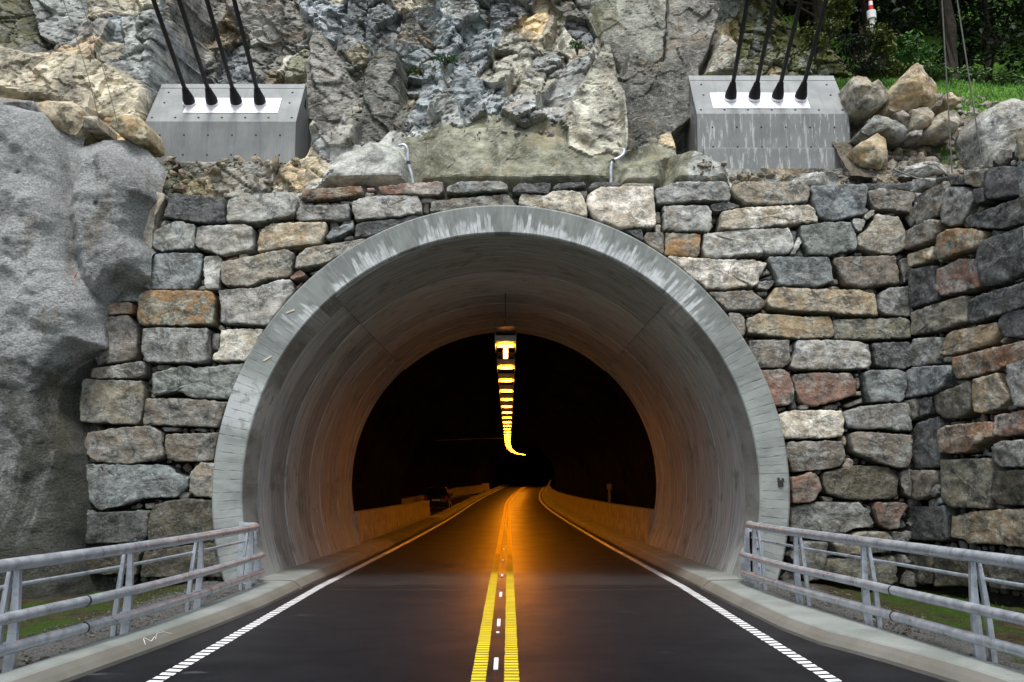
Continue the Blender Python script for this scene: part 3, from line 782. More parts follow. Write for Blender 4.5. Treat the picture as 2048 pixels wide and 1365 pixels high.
SHOTCRETE_LOBES = [[0.9, 0.72, [-9.55, -0.9, -10.46, 8.52, -8.71, 8.28, -8.06, 8.28, -7.85, 7.85, -7.67, 7.13, -7.4, 6.33, -7.3, 5.46, -6.83, 4.77, -6.73, 4.0, -7.02, 3.82, -7.4, 3.33, -7.4, 2.84, -6.99, 2.26, -6.86, 1.53, -6.88, 0.66, -6.7, -0.2, -7.17, -0.9]], [1.0, 0.42, [-7.51, 7.47, -6.93, 7.64, -6.53, 7.4, -6.17, 7.08, -6.0, 6.77, -5.99, 6.59, -6.13, 6.4, -6.21, 5.89, -5.96, 5.63, -5.99, 5.11, -6.55, 5.06, -6.83, 4.72, -7.36, 5.11, -7.55, 6.33]], [0.8, 0.6, [-9.96, 3.33, -7.97, 3.21, -7.67, 2.75, -7.4, 2.02, -7.14, 1.45, -6.97, 0.82, -7.01, -0.9, -9.55, -0.9]], [0.5, 0.78, [-10.27, 6.5, -8.31, 6.55, -7.76, 6.06, -7.57, 5.11, -7.92, 4.77, -10.09, 4.68]]]
CLIFF_SEEDS = '''
-9.97 10.96 M 0.6
-9.23 11.25 G 0.6
-9.52 10.13 W 0.6
-9.03 9.86 T 0.5
-9.31 9.47 T 0.5
-8.13 9.47 Y 0.4
-8.32 9.09 T 0.5
-7.48 9.21 Y 0.4
-8.33 10.97 P 0.5
-7.87 10.82 B 0.6
-7.49 10.27 B 0.6
-8.12 11.4 B 0.6
-7.31 9.73 G 0.6
-7.09 10.97 B 0.7
-6.98 10.25 G 0.7
-7.43 11.55 B 0.7
-6.87 11.68 W 1
-6.8 11.19 N 1
-6.6 12.35 N 1
-6.08 11.06 D 1
-5.52 12.06 N 0.7
-5.32 11.35 W 0.7
-4.71 12.06 B 1
-4.38 11.07 U 0.7
-4.17 12.51 B 1
-3.97 10.25 G 0.6
-3.93 11.07 N 0.8
-3.42 10.97 G 1
-3.4 11.97 D 1.2
-3.14 11.54 D 1.2
-2.74 11.97 D 1.2
-2.38 11.55 D 1.2
-2.7 10.12 W 0.6
-2.19 8.89 W 0.5
-2.61 8.53 W 0.5
-3.41 8.7 T 0.4
-2.96 8.38 N 0.4
-2.05 11.55 N 1.2
-2.23 10.84 B 1.2
-1.62 11.83 B 1.2
-1.17 11.55 B 1.2
-0.96 11.98 G 1.2
-0.51 11.55 B 1.2
-0.07 11.98 D 1.2
-1.34 10.28 B 1.2
-0.82 10.57 B 1.2
-1.59 9.53 B 1
-1.09 9.74 B 1
-0.67 9.53 B 1
-0.25 9.11 B 1
-1.38 8.62 L 1
-0.8 8.54 L 1
-0.06 9.95 T 0.7
0.36 10.57 T 0.7
0.47 11.13 T 0.7
1.03 11.55 Y 0.6
1.35 11.26 C 0.6
0.55 9.32 T 0.7
0.79 10.29 G 0.8
1.55 10.71 T 0.7
1.87 10.58 C 0.6
0.53 8.71 G 1
1.3 9.95 G 0.8
1.04 9.11 C 0.5
1.38 8.54 C 0.25
1.88 8.72 C 0.2
1.88 9.54 C 0.3
2.1 8.11 C 0.2
1.62 7.94 C 0.2
2.58 10.14 G 0.8
2.52 10.71 N 0.5
3.1 11.27 T 0.15
2.92 11.84 T 0.15
2.14 11.84 U 0.18
2.45 11.41 T 0.18
1.6 12.13 W 0.7
1.69 11.56 D 0.8
3.78 12.2 N 0.15
4.49 12.21 N 0.2
4.08 11.47 N 0.15
3.84 12.95 C 0.12
3.36 11.07 C 0.12
5.13 11.62 Y 0.2
5.33 12.35 Y 0.25
5.02 12.8 G 0.6
5.55 11.19 N 0.6
2.8 9.55 W 0.15
2.76 8.25 W 0.15
3.74 10.09 N 0.15
3.14 8.25 T 0.15
5.8 12.35 M 0.7
6.25 12.21 G 0.8
6.41 11.62 N 0.8
6.85 12.35 M 0.9
7.2 11.48 G 0.9
7.54 12.21 M 0.9
8.08 11.92 M 0.9
8.22 11.34 M 0.9
8.73 11.63 M 0.9
-2.78 7.47 S 0.08
-2.43 7.78 S 0.1
-3.32 7.27 L 0.5
-3.81 7.32 T 0.6
-2.05 7.38 S 0.08
-1.41 7.48 V 0.1
-0.96 7.58 V 0.1
-0.4 7.38 V 0.1
-0.04 7.88 V 0.15
-0.96 7.98 V 0.2
-0.41 8.1 V 0.25
0.51 7.48 V 0.1
0.88 7.88 V 0.15
1.33 7.38 V 0.1
1.88 7.38 V 0.1
2.43 7.38 V 0.1
2.9 7.58 V 0.1
3.94 8.53 S 0.08
4.39 8.65 S 0.1
3.93 7.34 S 0.1
-6.88 8.32 Y 0.6
-5.59 7.54 T 0.8
-5.81 7.16 U 0.7
-5.98 8.68 N 0.8
-4.67 7.59 N 0.9
-4.28 7.43 T 0.6
-4.79 7.11 T 0.6
-4.06 7.11 G 0.5
-3.21 7.07 S 0.3
-3.62 7.59 L 0.5
5.14 8.53 N 0.9
5.67 8.4 N 0.9
6.41 8.34 N 0.9
7.5 8.34 N 0.9
4.81 8.53 W 0.9
'''
CLIFF_FACETS = '''
L .4 -.5 .5 .4 0.61 8.81 1.3 10.04 1.96 10.37 1.34 8.68 0.98 8.17 0.62 8.54
C .5 .3 .3 .3 1.96 10.37 2.22 10.29 2.29 8.91 2.28 7.77 1.8 7.81 1.35 8.11 1.2 8.63
W .05 .3 .1 .12 -2.81 7.93 -2.82 9.84 -2.62 10.36 -2.08 10.46 -1.95 9.1 -2.02 8.38 -2.25 7.93
N .1 .2 .15 .2 -4.28 9.39 -4.18 11.35 -3.91 11.49 -3.1 10.12 -2.99 8.53 -3.29 8.1
W .05 .1 .1 .12 2.51 10.51 3.13 10.3 4.13 10.43 4.01 9.03 2.31 7.73 2.31 8.72
B .35 -.4 .5 .4 -1.81 8.62 -1.64 10.03 -1.23 10.28 -1.06 9.32 -1.17 8.38 -1.63 8.23
B .4 .2 .4 .4 -1.05 9.94 -0.75 10.2 -0.32 9.75 -0.33 8.63 -0.75 8.38 -1 9
L .45 0 .3 .3 -1.45 8.8 -1.25 9.21 -0.78 8.86 -0.85 8.45 -1.27 8.45
B .3 -.2 .7 .5 -1.82 10.28 -1.48 11.05 -0.89 11.19 -1.08 10.5 -1.43 10.03
T .35 -.4 .3 .3 -0.05 9 0.36 10.92 0.75 11.05 0.62 10.13 0.29 9.11
Y .35 -.2 .4 .3 0.6 10.92 1.01 11.81 1.23 11.77 1.13 11.2 0.85 10.85
C .35 .4 .4 .3 1.23 11.69 1.46 11.41 1.81 10.44 1.43 10.44 1.18 11.05
U -.15 0 .12 .1 1.9 12.72 3.81 13.41 3.75 12.05 3.6 10.91 2.81 10.29 2.12 11.34
N -.05 .05 .12 .14 3.85 13.41 5.32 13.42 5.08 12.21 4.48 10.88 3.63 10.91
T .05 .1 .15 .2 5.08 12.21 5.55 11.7 5.34 10.91 4.51 10.88
Y .2 .05 .3 .3 -10.22 10.46 -9.56 10.27 -8.43 10.2 -7.4 9.73 -7.02 9.4 -7.01 8.61 -7.72 8.65 -8.81 9.09 -9.81 9.21
G .15 -.1 .2 .3 -7.98 11.25 -7.08 11.41 -7.03 10.5 -7.03 9.56 -7.65 10.13
B .1 .1 .2 .6 -4.83 13.25 -3.46 12.71 -3.47 11.54 -4.2 11.63 -4.82 12.06
N .15 .1 -.1 .3 -6.49 12.64 -6.01 13.25 -4.79 12.88 -4.43 11.63 -5.09 11.35 -6.1 12.06
T .1 .0 .2 .3 -5.09 11.35 -4.43 11.56 -4.13 10.79 -5.01 10.58
V .3 0 .25 .06 -1.6 6.93 -1.5 7.64 -1.14 8.19 -0.41 8.34 0.7 8.22 1.34 7.91 2.15 7.63 2.07 6.94
S .42 .08 .2 .06 -3.5 6.93 -2.96 7.72 -2.42 7.98 -1.86 7.8 -1.66 7.55 -1.6 6.93
V .4 -.05 .2 .06 2.03 6.94 2.15 7.46 2.7 7.66 3.12 7.74 2.96 6.94
S .42 .05 .2 .06 2.91 6.94 3.12 7.74 3.4 7.86 3.67 7.8 4.11 7.46 4.21 6.94
'''

# ------------------------------------------------------------------ road alignment
S0 = 16.0
def path_z(Y):
    s = max(0.0, Y - S0)
    return -0.0151 * s + 1.413e-4 * s * s if s > 0 else 0.0
def path_x(Y):
    return 0.0 if Y < 70 else (Y - 70) ** 2 / 2200.0
def path_dir(Y):
    d = 0.5
    v = Vector((path_x(Y + d) - path_x(Y - d), 2 * d, 0)); v.normalize(); return v
def P(Y, lat, h=0.0):
    """point beside the road axis: station Y, lateral offset, height over the road"""
    d = path_dir(Y)
    return (path_x(Y) + d.y * lat, Y - d.x * lat, path_z(Y) + h)

def ribbon(ys, prof, closed=False):
    """prof(Y) -> list of (lat, h)"""
    vs = []; fs = []; n = None
    for Y in ys:
        p = prof(Y); n = len(p)
        vs += [P(Y, a, b) for a, b in p]
    for i in range(len(ys) - 1):
        for k in range(n - 1 if not closed else n):
            k2 = (k + 1) % n
            fs.append((i * n + k, i * n + k2, (i + 1) * n + k2, (i + 1) * n + k))
    if closed:
        fs.append(tuple(range(n))); fs.append(tuple((len(ys) - 1) * n + k for k in reversed(range(n))))
    return vs, fs

def interp(pts, y):
    if y <= pts[0][0]: return pts[0][1]
    for (a, b), (c, d) in zip(pts, pts[1:]):
        if y <= c:
            t = (y - a) / (c - a); return b + (d - b) * t
    return pts[-1][1]

YS = [-30, -20, -10, -5] + [i * 0.5 for i in range(-4, 52)] + [26 + 2 * i for i in range(22)] + [70 + 3 * i for i in range(50)]
# kerb lines (station, |lateral|)
KB_L = [(-30, 4.3), (5, 4.15), (8.6, 3.81), (10, 3.63), (11.8, 3.43), (13.4, 3.31), (16, 3.26), (300, 3.26)]
KO_L = [(-30, 4.8), (5, 4.6), (8.24, 4.22), (10.56, 3.99), (12.4, 3.9), (14, 3.85), (15.6, 3.86), (15.61, 4.05), (300, 4.05)]
KB_R = [(-30, 4.4), (5, 4.5), (8.6, 4.05), (9.8, 3.75), (10.4, 3.52), (11.5, 3.38), (13.65, 3.31), (15.8, 3.28), (300, 3.28)]
KO_R = [(-30, 5.0), (5, 4.95), (8.0, 4.62), (9.54, 4.38), (10.8, 4.24), (12.66, 4.01), (15.6, 3.93), (15.61, 4.05), (300, 4.05)]

# road
vs, fs = ribbon(YS, lambda Y: [(-9.5 if 49 < Y < 112 else -4.2, 0), (-3, 0.0), (0, 0.0), (3, 0.0), (4.6, 0)])
road = link('road', mesh_from(vs, fs, ASPH)); tag(road, kind='structure')
# ground sheets
vs = [(-400, -600, -.35), (400, -600, -.35), (400, 15, -.35), (-400, 15, -.35)]
tag(link('valley_ground', mesh_from(vs, [(0, 1, 2, 3)], mat_simple('valley_ground', (.07, .085, .05), .95, nscale=.1, var=.3, bump=0))), kind='structure')
# roadside ground on both sides
for side, KO in ((-1, KO_L), (1, KO_R)):
    ny, nx = 150, 110
    ys = np.linspace(3.0, 16.6, ny); t = np.linspace(0, 1, nx)
    G = np.zeros((ny, nx, 3))
    for i, y in enumerate(ys):
        x0 = interp(KO, min(y, 15.5)) - .12
        if y > 15.3: x0 = max(x0, 4.0)
        xs = x0 + (13 - x0) * t
        z = .09 - .16 * sstep(4.6, 6.2, xs) + .05 * fbm(xs * 1.3, ys[i] * 1.3 + np.zeros(nx), 4, 3) + .03 * fbm(xs * 9, ys[i] * 9 + np.zeros(nx), 3, 5)
        G[i, :, 0] = xs * side; G[i, :, 1] = y; G[i, :, 2] = z
    tag(link('verge_ground', grid_mesh(G, GROUND)), kind='structure')

# kerbs / raised walkway edges
def kerb(side, KB, KO, y0, y1, name):
    ys = [y for y in np.arange(y0, min(y1, 26) + .01, .5)] + ([y for y in np.arange(28, y1, 2.5)] if y1 > 28 else [])
    def prof(Y):
        b = interp(KB, Y); o = interp(KO, Y)
        w = .13
        p = [(b, -.05), (b + .012, .035), (b + .06, .085), (b + w, .135), (b + w + .03, .147), (o - .02, .155), (o, .14), (o + .01, -.05)]
        return [(side * a, h) for a, h in p]
    vs, fs = ribbon(ys, prof, closed=True)
    o = link(name, mesh_from(vs, fs, KERB)); tag(o, kind='structure')
    bm = bmesh.new(); bm.from_mesh(o.data); bmesh.ops.recalc_face_normals(bm, faces=bm.faces); bm.to_mesh(o.data); bm.free()
    return o
kerb(-1, KB_L, KO_L, -30, 15.6, 'kerb'); kerb(-1, KB_L, KO_L, 15.615, 50, 'kerb')
kerb(1, KB_R, KO_R, -30, 15.6, 'kerb'); kerb(1, KB_R, KO_R, 15.615, 205, 'kerb'); kerb(-1, KB_L, [(0, 4.05), (300, 4.05)], 122, 205, 'kerb')

# road markings
def bars(name, lat, width, y0, y1, per, duty, mat, skew=0.0, join_after=1e9, ragged=.004):
    rng = random.Random(name + str(lat)); vs = []; fs = []
    y = y0
    def q(pts):
        b = len(vs); vs.extend(pts); fs.append(tuple(range(b, b + len(pts))))
    while y < min(join_after, y1):
        a = y; b = y + per * duty
        r = lambda: rng.uniform(-ragged, ragged)
        q([P(a + r(), lat - width / 2 + r(), .004), P(a + skew + r(), lat + width / 2 + r(), .004), P(b + skew + r(), lat + width / 2 + r(), .004), P(b + r(), lat - width / 2 + r(), .004)])
        y += per
    while y < y1:
        n = y + 2
        q([P(y, lat - width / 2, .004), P(y, lat + width / 2, .004), P(n, lat + width / 2, .004), P(n, lat - width / 2, .004)])
        y = n
    o = link(name, mesh_from(vs, fs, mat), road)
    return o
bars('centre_line', -.15, .135, 1, 180, .135, .70, YELLOW_P, join_after=24)
bars('centre_line', .15, .135, 1, 180, .135, .70, YELLOW_P, join_after=24)
bars('edge_line', -3.04, .14, 1, 180, .165, .66, WHITE_P, skew=-.03, join_after=24)
bars('edge_line', 3.04, .14, 1, 180, .165, .66, WHITE_P, skew=.03, join_after=24)
for Y in (9.15, 11.75, 14.6, 17.6, 20.8, 24):
    m = MB(); m.box(-.022, .022, Y, Y + (.55 if Y < 15 else .4), .0, .012)
    if Y in (11.75,): m.box(-.025, .015, Y - .5, Y - .42, 0, .01)
    m.build('road_reflector', WHITE_P, road, bevel=.004)
# thin paint specks and a joint across the road at the portal
m = MB(); m.box(-3.9, 3.9, 15.55, 15.57, -.01, .003); m.build('road_joint', DARKMETAL, road)
# chalk scribble on the left kerb slope
def chalk(pts3, r=.006):
    m = MB(); m.tube(pts3, r, 5); return m
kx = lambda Y, u: (-(interp(KB_L, Y) + .012 + .115 * u), Y, .037 + .1 * u + .006)
m = MB()
m.tube([kx(10.05, .35), kx(10.12, .85)], .003, 5); m.tube([kx(10.14, .9), kx(10.2, .45), kx(10.32, .7)], .004, 5)
m.tube([kx(10.3, .5), kx(10.42, .9), kx(10.55, .85), kx(10.66, .5)], .003, 5)
m.build('chalk_scribble', WHITE_P, [o for o in COL.objects if o.name == 'kerb'][0])

# ------------------------------------------------------------------ tunnel portal
portal = empty('tunnel_portal', (0, PY, PZC))
tag(portal, 'round grey concrete tunnel mouth with white lime runs, framing the dark road', 'tunnel portal')
def arc_pts(r, a0, a1, n): return [(r * math.cos(a0 + (a1 - a0) * i / n), r * math.sin(a0 + (a1 - a0) * i / n)) for i in range(n + 1)]
A0 = math.asin((-.35 - PZC) / RIN); A1 = math.pi - A0
def annulus(r0, r1, y0, y1, a0, a1, n, mat, name, parent, bev=.0):
    prof = [(r0, y1), (r0, y0 + .02), (r0 + .02, y0), (r1 - .03, y0), (r1, y0 + .03), (r1, y1)]
    vs = []; fs = []; k = len(prof)
    for i in range(n + 1):
        a = a0 + (a1 - a0) * i / n
        for r, y in prof: vs.append((r * math.cos(a), y, r * math.sin(a)))
    for i in range(n):
        for j in range(k):
            j2 = (j + 1) % k
            fs.append((i * k + j, i * k + j2, (i + 1) * k + j2, (i + 1) * k + j))
    fs.append(tuple(range(k))); fs.append(tuple(n * k + j for j in reversed(range(k))))
    me = mesh_from(vs, fs, mat)
    bm = bmesh.new(); bm.from_mesh(me); bmesh.ops.recalc_face_normals(bm, faces=bm.faces)
    for f in bm.faces: f.smooth = True
    for e in bm.edges:
        if len(e.link_faces) == 2 and e.calc_face_angle(0) > .5: e.smooth = False
    bm.to_mesh(me); bm.free()
    return link(name, me, parent)
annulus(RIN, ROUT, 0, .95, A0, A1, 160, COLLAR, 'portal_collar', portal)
# vault lining, cast in bays: two side panels and a crown panel each
bay = 1.13; NB = 9
for i in range(NB):
    y0 = .755 + i * bay if i else .12
    y1 = .755 + (i + 1) * bay - .012
    for (a0, a1, dr, nm) in ((A0, R(47.5), 0.0, 'side_panel'), (R(47.6), R(131.9), -.028, 'crown_panel'), (R(132), A1, 0.0, 'side_panel')):
        rr = RIN + .022 + dr + .008 * math.sin(i * 2.3)
        vs = []; fs = []; n = 48; ks = [(rr + .0, y0), (rr - .012, y0 + .015), (rr - .012, y1 - .03), (rr + .012, y1), (rr + .3, y1), (rr + .3, y0)]
        if i == 0: ks = [(RIN + .001 + (dr if nm[0] == 'c' else .012), y0)] + ks[1:]
        k = len(ks)
        for q in range(n + 1):
            a = a0 + (a1 - a0) * q / n
            for r, y in ks: vs.append((r * math.cos(a), y, r * math.sin(a)))
        for q in range(n):
            for j in range(k):
                j2 = (j + 1) % k
                fs.append((q * k + j, q * k + j2, (q + 1) * k + j2, (q + 1) * k + j))
        fs.append(tuple(range(k))); fs.append(tuple(n * k + j for j in reversed(range(k))))
        me = mesh_from(vs, fs, VAULT)
        bm = bmesh.new(); bm.from_mesh(me); bmesh.ops.recalc_face_normals(bm, faces=bm.faces)
        for f in bm.faces: f.smooth = True
        for e in bm.edges:
            if len(e.link_faces) == 2 and e.calc_face_angle(0) > .3: e.smooth = False
        bm.to_mesh(me); bm.free()
        link(nm, me, portal)
# small fittings on the collar
SPACER = mat_simple('pale_spacer', (.62, .57, .45), .6, bump=0)
for a, r in ((R(141), 4.62), (R(152), 4.47)):
    m = MB(); m.box(-.075, .075, -.012, .004, -.012, .012, rot=Matrix.Rotation(-a + 2.1, 3, 'Y'), at=(r * math.cos(a), 0, r * math.sin(a))); m.build('spacer_bar', SPACER, portal)
m = MB(); a = R(1.5)
m.box(-.04, .04, -.03, .01, -.05, .05, at=(4.63 * math.cos(a), 0, .02)); m.box(-.05, -.02, -.045, 0, .02, .09, at=(4.63, 0, .02)); m.box(.02, .05, -.045, 0, .02, .08, at=(4.63, 0, .02))
m.build('bracket', DARKMETAL, portal)

# tunnel bore (rock, shotcreted), with a lay-by on the left
TY = [16.9, 18] + [25.4 + 1.2 * i for i in range(70)] + [112 + 3 * i for i in range(34)]
n = 60; Pm = np.zeros((len(TY), n + 1, 3))
for i, Y in enumerate(TY):
    wl_ = 5.1 + 2.1 * float(sstep(47, 50, Y)) * (1 - float(sstep(112, 122, Y)))
    for k in range(n + 1):
        t = k / n
        a = R(-25) + R(230) * t
        wr = 5.1 if math.cos(a) > 0 else wl_
        if Y < 25: wr = 4.95
        x = math.copysign(abs(math.cos(a)) ** .9, math.cos(a)) * wr
        z = 1.4 + math.sin(a) * (5.1 if Y > 25 else 4.95)
        nz = .22 * float(fbm(np.array(t * 14), np.array(Y * .5), 4, 11)) if Y > 26 else 0
        x += nz * math.cos(a) * 1.4; z += nz * math.sin(a)
        Pm[i, k] = P(Y, x, z)
# only show beyond the vault; the first stretch wraps its back
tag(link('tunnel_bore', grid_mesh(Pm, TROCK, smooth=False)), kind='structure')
vs = [P(210, -12, -3), P(210, 12, -3), P(210, 12, 9), P(210, -12, 9)]
tag(link('tunnel_end', mesh_from(vs, [(0, 1, 2, 3)], TROCK)), kind='structure')
# end rib of the vault closes the step between lining and bore
annulus(RIN - .03, 5.3, 25.62 - PY, 25.9 - PY, A0, A1, 80, VAULT, 'end_rib', portal)

# concrete barriers
def barrier(side, ys, lat, label, ht=.92):
    bs = 3.0
    root = empty('concrete_barrier', P(ys[0], side * lat(ys[0]), 0)); tag(root, label, 'barrier')
    inv = Vector(root.location)
    y = ys[0]; first = True
    while y < ys[1] - .5:
        e = min(y + bs - .02, ys[1])
        pr = [(0, -.05), (0.0, .16), (.05, .45), (.07, ht), (.27, ht + .02), (.35, .1), (.35, -.05)]
        yy = [y + (e - y) * q / 3 for q in range(4)]
        vs, fs = ribbon(yy, lambda Y: [(side * (lat(Y) + a), h + (.14 if side * 1 and lat(Y) < 4.5 else 0)) for a, h in pr], closed=True)
        vs = [tuple(Vector(v) - inv) for v in vs]
        me = mesh_from(vs, fs, BARR); bm = bmesh.new(); bm.from_mesh(me); bmesh.ops.recalc_face_normals(bm, faces=bm.faces); bm.to_mesh(me); bm.free()
        link('barrier_section', me, root)
        y += bs
    return root
barrier(1, (25.95, 200), lambda Y: 3.98, 'long pale concrete barrier along the right side of the road inside the tunnel')
barrier(-1, (25.95, 49.5), lambda Y: 3.98, 'short concrete barrier on the left just inside the tunnel, before the parked car', .86)
barrier(-1, (48.5, 128), lambda Y: interp([(0, 6.3), (108, 6.3), (127, 4.0)], Y), 'concrete barrier along the back of the lay-by behind the parked car')

# dim reflective plates and a cable tray deep inside on the left
for i, Y in enumerate((77, 84, 92, 101)):
    m = MB(); m.box(-.10, .10, -.03, .03, -.07, .07); o = m.build('reflector_plate', WHITE_P, None, loc=P(Y, -6.4, 5.0), bevel=.01)
    tag(o, ['nearest', 'second', 'third', 'farthest'][i] + ' of the small white plates in a row high on the left tunnel wall', 'reflector plate', 'reflector plates on the left tunnel wall')
    b = MB(); b.tube([(0, 0, 0), (-1.0, .1, .1)], .02, 6); b.build('bracket', DARKMETAL, o)
m = MB(); m.tube([P(60, -4.6, 4.6), P(60, -2, 4.72), P(60, -.1, 4.75)], .02, 6); o = m.build('cross_pipe', GALV); tag(o, 'thin pipe running sideways to the lamp row deep in the tunnel', 'pipe')
m = MB(); m.box(-.05, .05, -.05, .05, 0, 1.25); m.box(-.1, .1, -.06, .06, 1.25, 1.5)
o = m.build('marker_post', BARR, loc=P(43, 4.75, .35)); tag(o, 'upright post lit orange behind the right tunnel barrier', 'post')

# lamps -----------------------------------------------------------
def make_lamp():
    root = empty('tunnel_lamp'); 
    m = MB(); m.box(-.235, .235, -.62, .62, .055, .20); h = m.build('housing', mat_simple('lamp_housing', (.34, .33, .32), .45, metal=.5, bump=0), root, bevel=.015)
    m = MB()
    gp = [(-.19, -.13), (-.07, -.15), (0, -.21), (.07, -.15), (.19, -.13), (.19, .13), (.07, .15), (0, .21), (-.07, .15), (-.19, .13)]
    m.add([(x, y, z) for z in (.02, .032) for x, y in gp], [tuple(range(10)), tuple(range(19, 9, -1))] + [(k, (k + 1) % 10, 10 + (k + 1) % 10, 10 + k) for k in range(10)])
    m.build('glass', LAMPGLOW, root)
    m = MB(); m.box(-.25, -.235, -.62, .62, -.05, .25); m.build('side_shield', h.data.materials[0], root)  # shields and housing extended to keep lamp light off the vault crown
    m = MB(); m.box(.235, .25, -.62, .62, -.05, .25); m.build('side_shield', h.data.materials[0], root)
    m = MB(); m.add([(x, y, z) for y in (-1.58, 1.58) for x, z in ((-.235, .25), (.235, .25), (.235, .33), (.22, .33), (.22, .275), (-.22, .275), (-.22, .33), (-.235, .33))], [(k, (k + 1) % 8, 8 + (k + 1) % 8, 8 + k) for k in range(8)] + [tuple(range(8)), tuple(range(15, 7, -1))]); m.build('cable_tray', DARKMETAL, root)
    m = MB(); m.tube([(0, 0, .25), (0, 0, 1.1)], .01, 5); m.build('hanger', DARKMETAL, root)
    return root
LAMP_W = 22.0
proto = make_lamp()
lamp_light = bpy.data.lights.new('sodium_light', 'AREA')
lamp_light.shape = 'RECTANGLE'; lamp_light.size = .5; lamp_light.size_y = .5; lamp_light.energy = LAMP_W; lamp_light.color = (1.0, .31, .012)
lamp_light.spread = R(105)
LY = [22.0, 26.0] + [29.2 + 3.2 * i for i in range(37)]
for i, Y in enumerate(LY):
    if i == 0: r = proto; kids = list(proto.children)
    else:
        r = proto.copy(); COL.objects.link(r)
        for ch in kids:
            c = ch.copy(); COL.objects.link(c); c.parent = r
    r.location = P(Y, .05, 5.0); d = path_dir(Y); r.rotation_euler = (0, 0, -math.atan2(d.x, d.y))
    lo = bpy.data.objects.new('sodium_light', lamp_light); COL.objects.link(lo); lo.parent = r; lo.location = (0, 0, -.08)
    nm = ['nearest of the orange ceiling lamps, with its grey box and bright downward stem', 'second orange ceiling lamp from the tunnel mouth', 'third orange ceiling lamp from the tunnel mouth', 'fourth orange ceiling lamp from the tunnel mouth'] + [w + ' orange ceiling lamp counted from the tunnel mouth' for w in ('fifth', 'sixth', 'seventh', 'eighth', 'ninth', 'tenth', 'eleventh', 'twelfth')]
    lab = nm[i] if i < 12 else ('orange ceiling lamp in the middle of the hanging row, straight ahead' if i < 24 else 'tiny orange ceiling lamp in the far row that curves away to the right')
    tag(r, lab, 'tunnel lamp', 'orange lamps in a row along the tunnel ceiling' if i < 24 or True else None)
# glowing box added below the nearest lamp in place of its reflection
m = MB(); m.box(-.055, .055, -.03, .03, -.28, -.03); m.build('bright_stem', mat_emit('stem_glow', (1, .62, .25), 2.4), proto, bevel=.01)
m = MB(); m.tube([(0, -1.5, .3), (0, -1.7, .98)], .012, 6); m.build('suspension_rod', DARKMETAL, proto)

# ------------------------------------------------------------------ parked car in the lay-by
def make_car():
    root = empty('parked_car', P(66.6, -4.85, 0.0))
    root.rotation_euler = (0, 0, 0)
    paint = mat_simple('dark_car_paint', (.012, .012, .015), .25, spec=.5, bump=0)
    glass = mat_simple('car_glass', (.01, .01, .012), .08, spec=.6, bump=0)
    # side profile (y forward, z) of an estate car seen from behind
    prof = [(-2.15, .35), (-2.2, .6), (-2.15, .95), (-1.95, 1.05), (-1.72, 1.45), (-1.5, 1.52), (.1, 1.50), (.95, 1.02), (1.9, .85), (2.15, .62), (2.1, .35), (1.75, .28), (-1.8, .28)]
    w = [(.80), (.84), (.84), (.82), (.66), (.60), (.60), (.80), (.80), (.76), (.78), (.80), (.80)]
    m = MB(); vs = []; n = len(prof)
    for s in (-1, 1):
        for (y, z), ww in zip(prof, w): vs.append((s * ww, y, z))
    fs = [(i, (i + 1) % n, n + (i + 1) % n, n + i) for i in range(n)] + [tuple(range(n)), tuple(n + k for k in reversed(range(n)))]
    m.add(vs, fs); m.build('body', paint, root, bevel=.05, autosm=True)
    m = MB(); m.add([(-.72, -1.985, 1.08), (.72, -1.985, 1.08), (.58, -1.745, 1.43), (-.58, -1.745, 1.43)], [(0, 1, 2, 3)])
    for v in range(4): pass
    m.build('rear_window', glass, root)
    for s in (-1, 1):
        m = MB(); m.add([(s * .835, -1.7, 1.08), (s * .815, .7, 1.07), (s * .64, .1, 1.42), (s * .655, -1.55, 1.42)], [(0, 1, 2, 3)]); m.build('side_window', glass, root)
        m = MB(); m.box(s * .70 - .11, s * .70 + .11, -2.22, -2.05, .78, 1.02); m.build('tail_light', mat_simple('red_lens', (.35, .01, .008), .15, spec=.6, bump=0), root, bevel=.02)
        for yy in (-1.35, 1.35):
            m = MB(); m.tube([(s * .66, yy, .32), (s * .86, yy, .32)], .32, 20); tyre = m.build('wheel', mat_simple('tyre_rubber', (.02, .02, .02), .8, bump=0), root, autosm=True)
            m = MB(); m.tube([(s * .80, yy, .32), (s * .87, yy, .32)], .2, 16); m.build('rim', GALV, tyre)
        m = MB(); m.box(s * .90 - .09, s * .90 + .09, .62, .74, .98, 1.12); m.build('mirror', paint, root, bevel=.02)
    m = MB(); m.box(-.26, .26, -2.235, -2.18, .66, .78); m.build('number_plate', WHITE_P, root)
    m = MB(); m.box(-.82, .82, -2.26, -2.0, .34, .56); m.build('bumper', paint, root, bevel=.04)
    m = MB(); m.tube([(-.55, -1.4, 1.56), (-.55, .0, 1.55)], .02, 6); m.tube([(.55, -1.4, 1.56), (.55, .0, 1.55)], .02, 6); m.build('roof_rail', DARKMETAL, root)
    tag(root, 'dark estate car parked in the lay-by on the left inside the tunnel', 'car')
make_car()

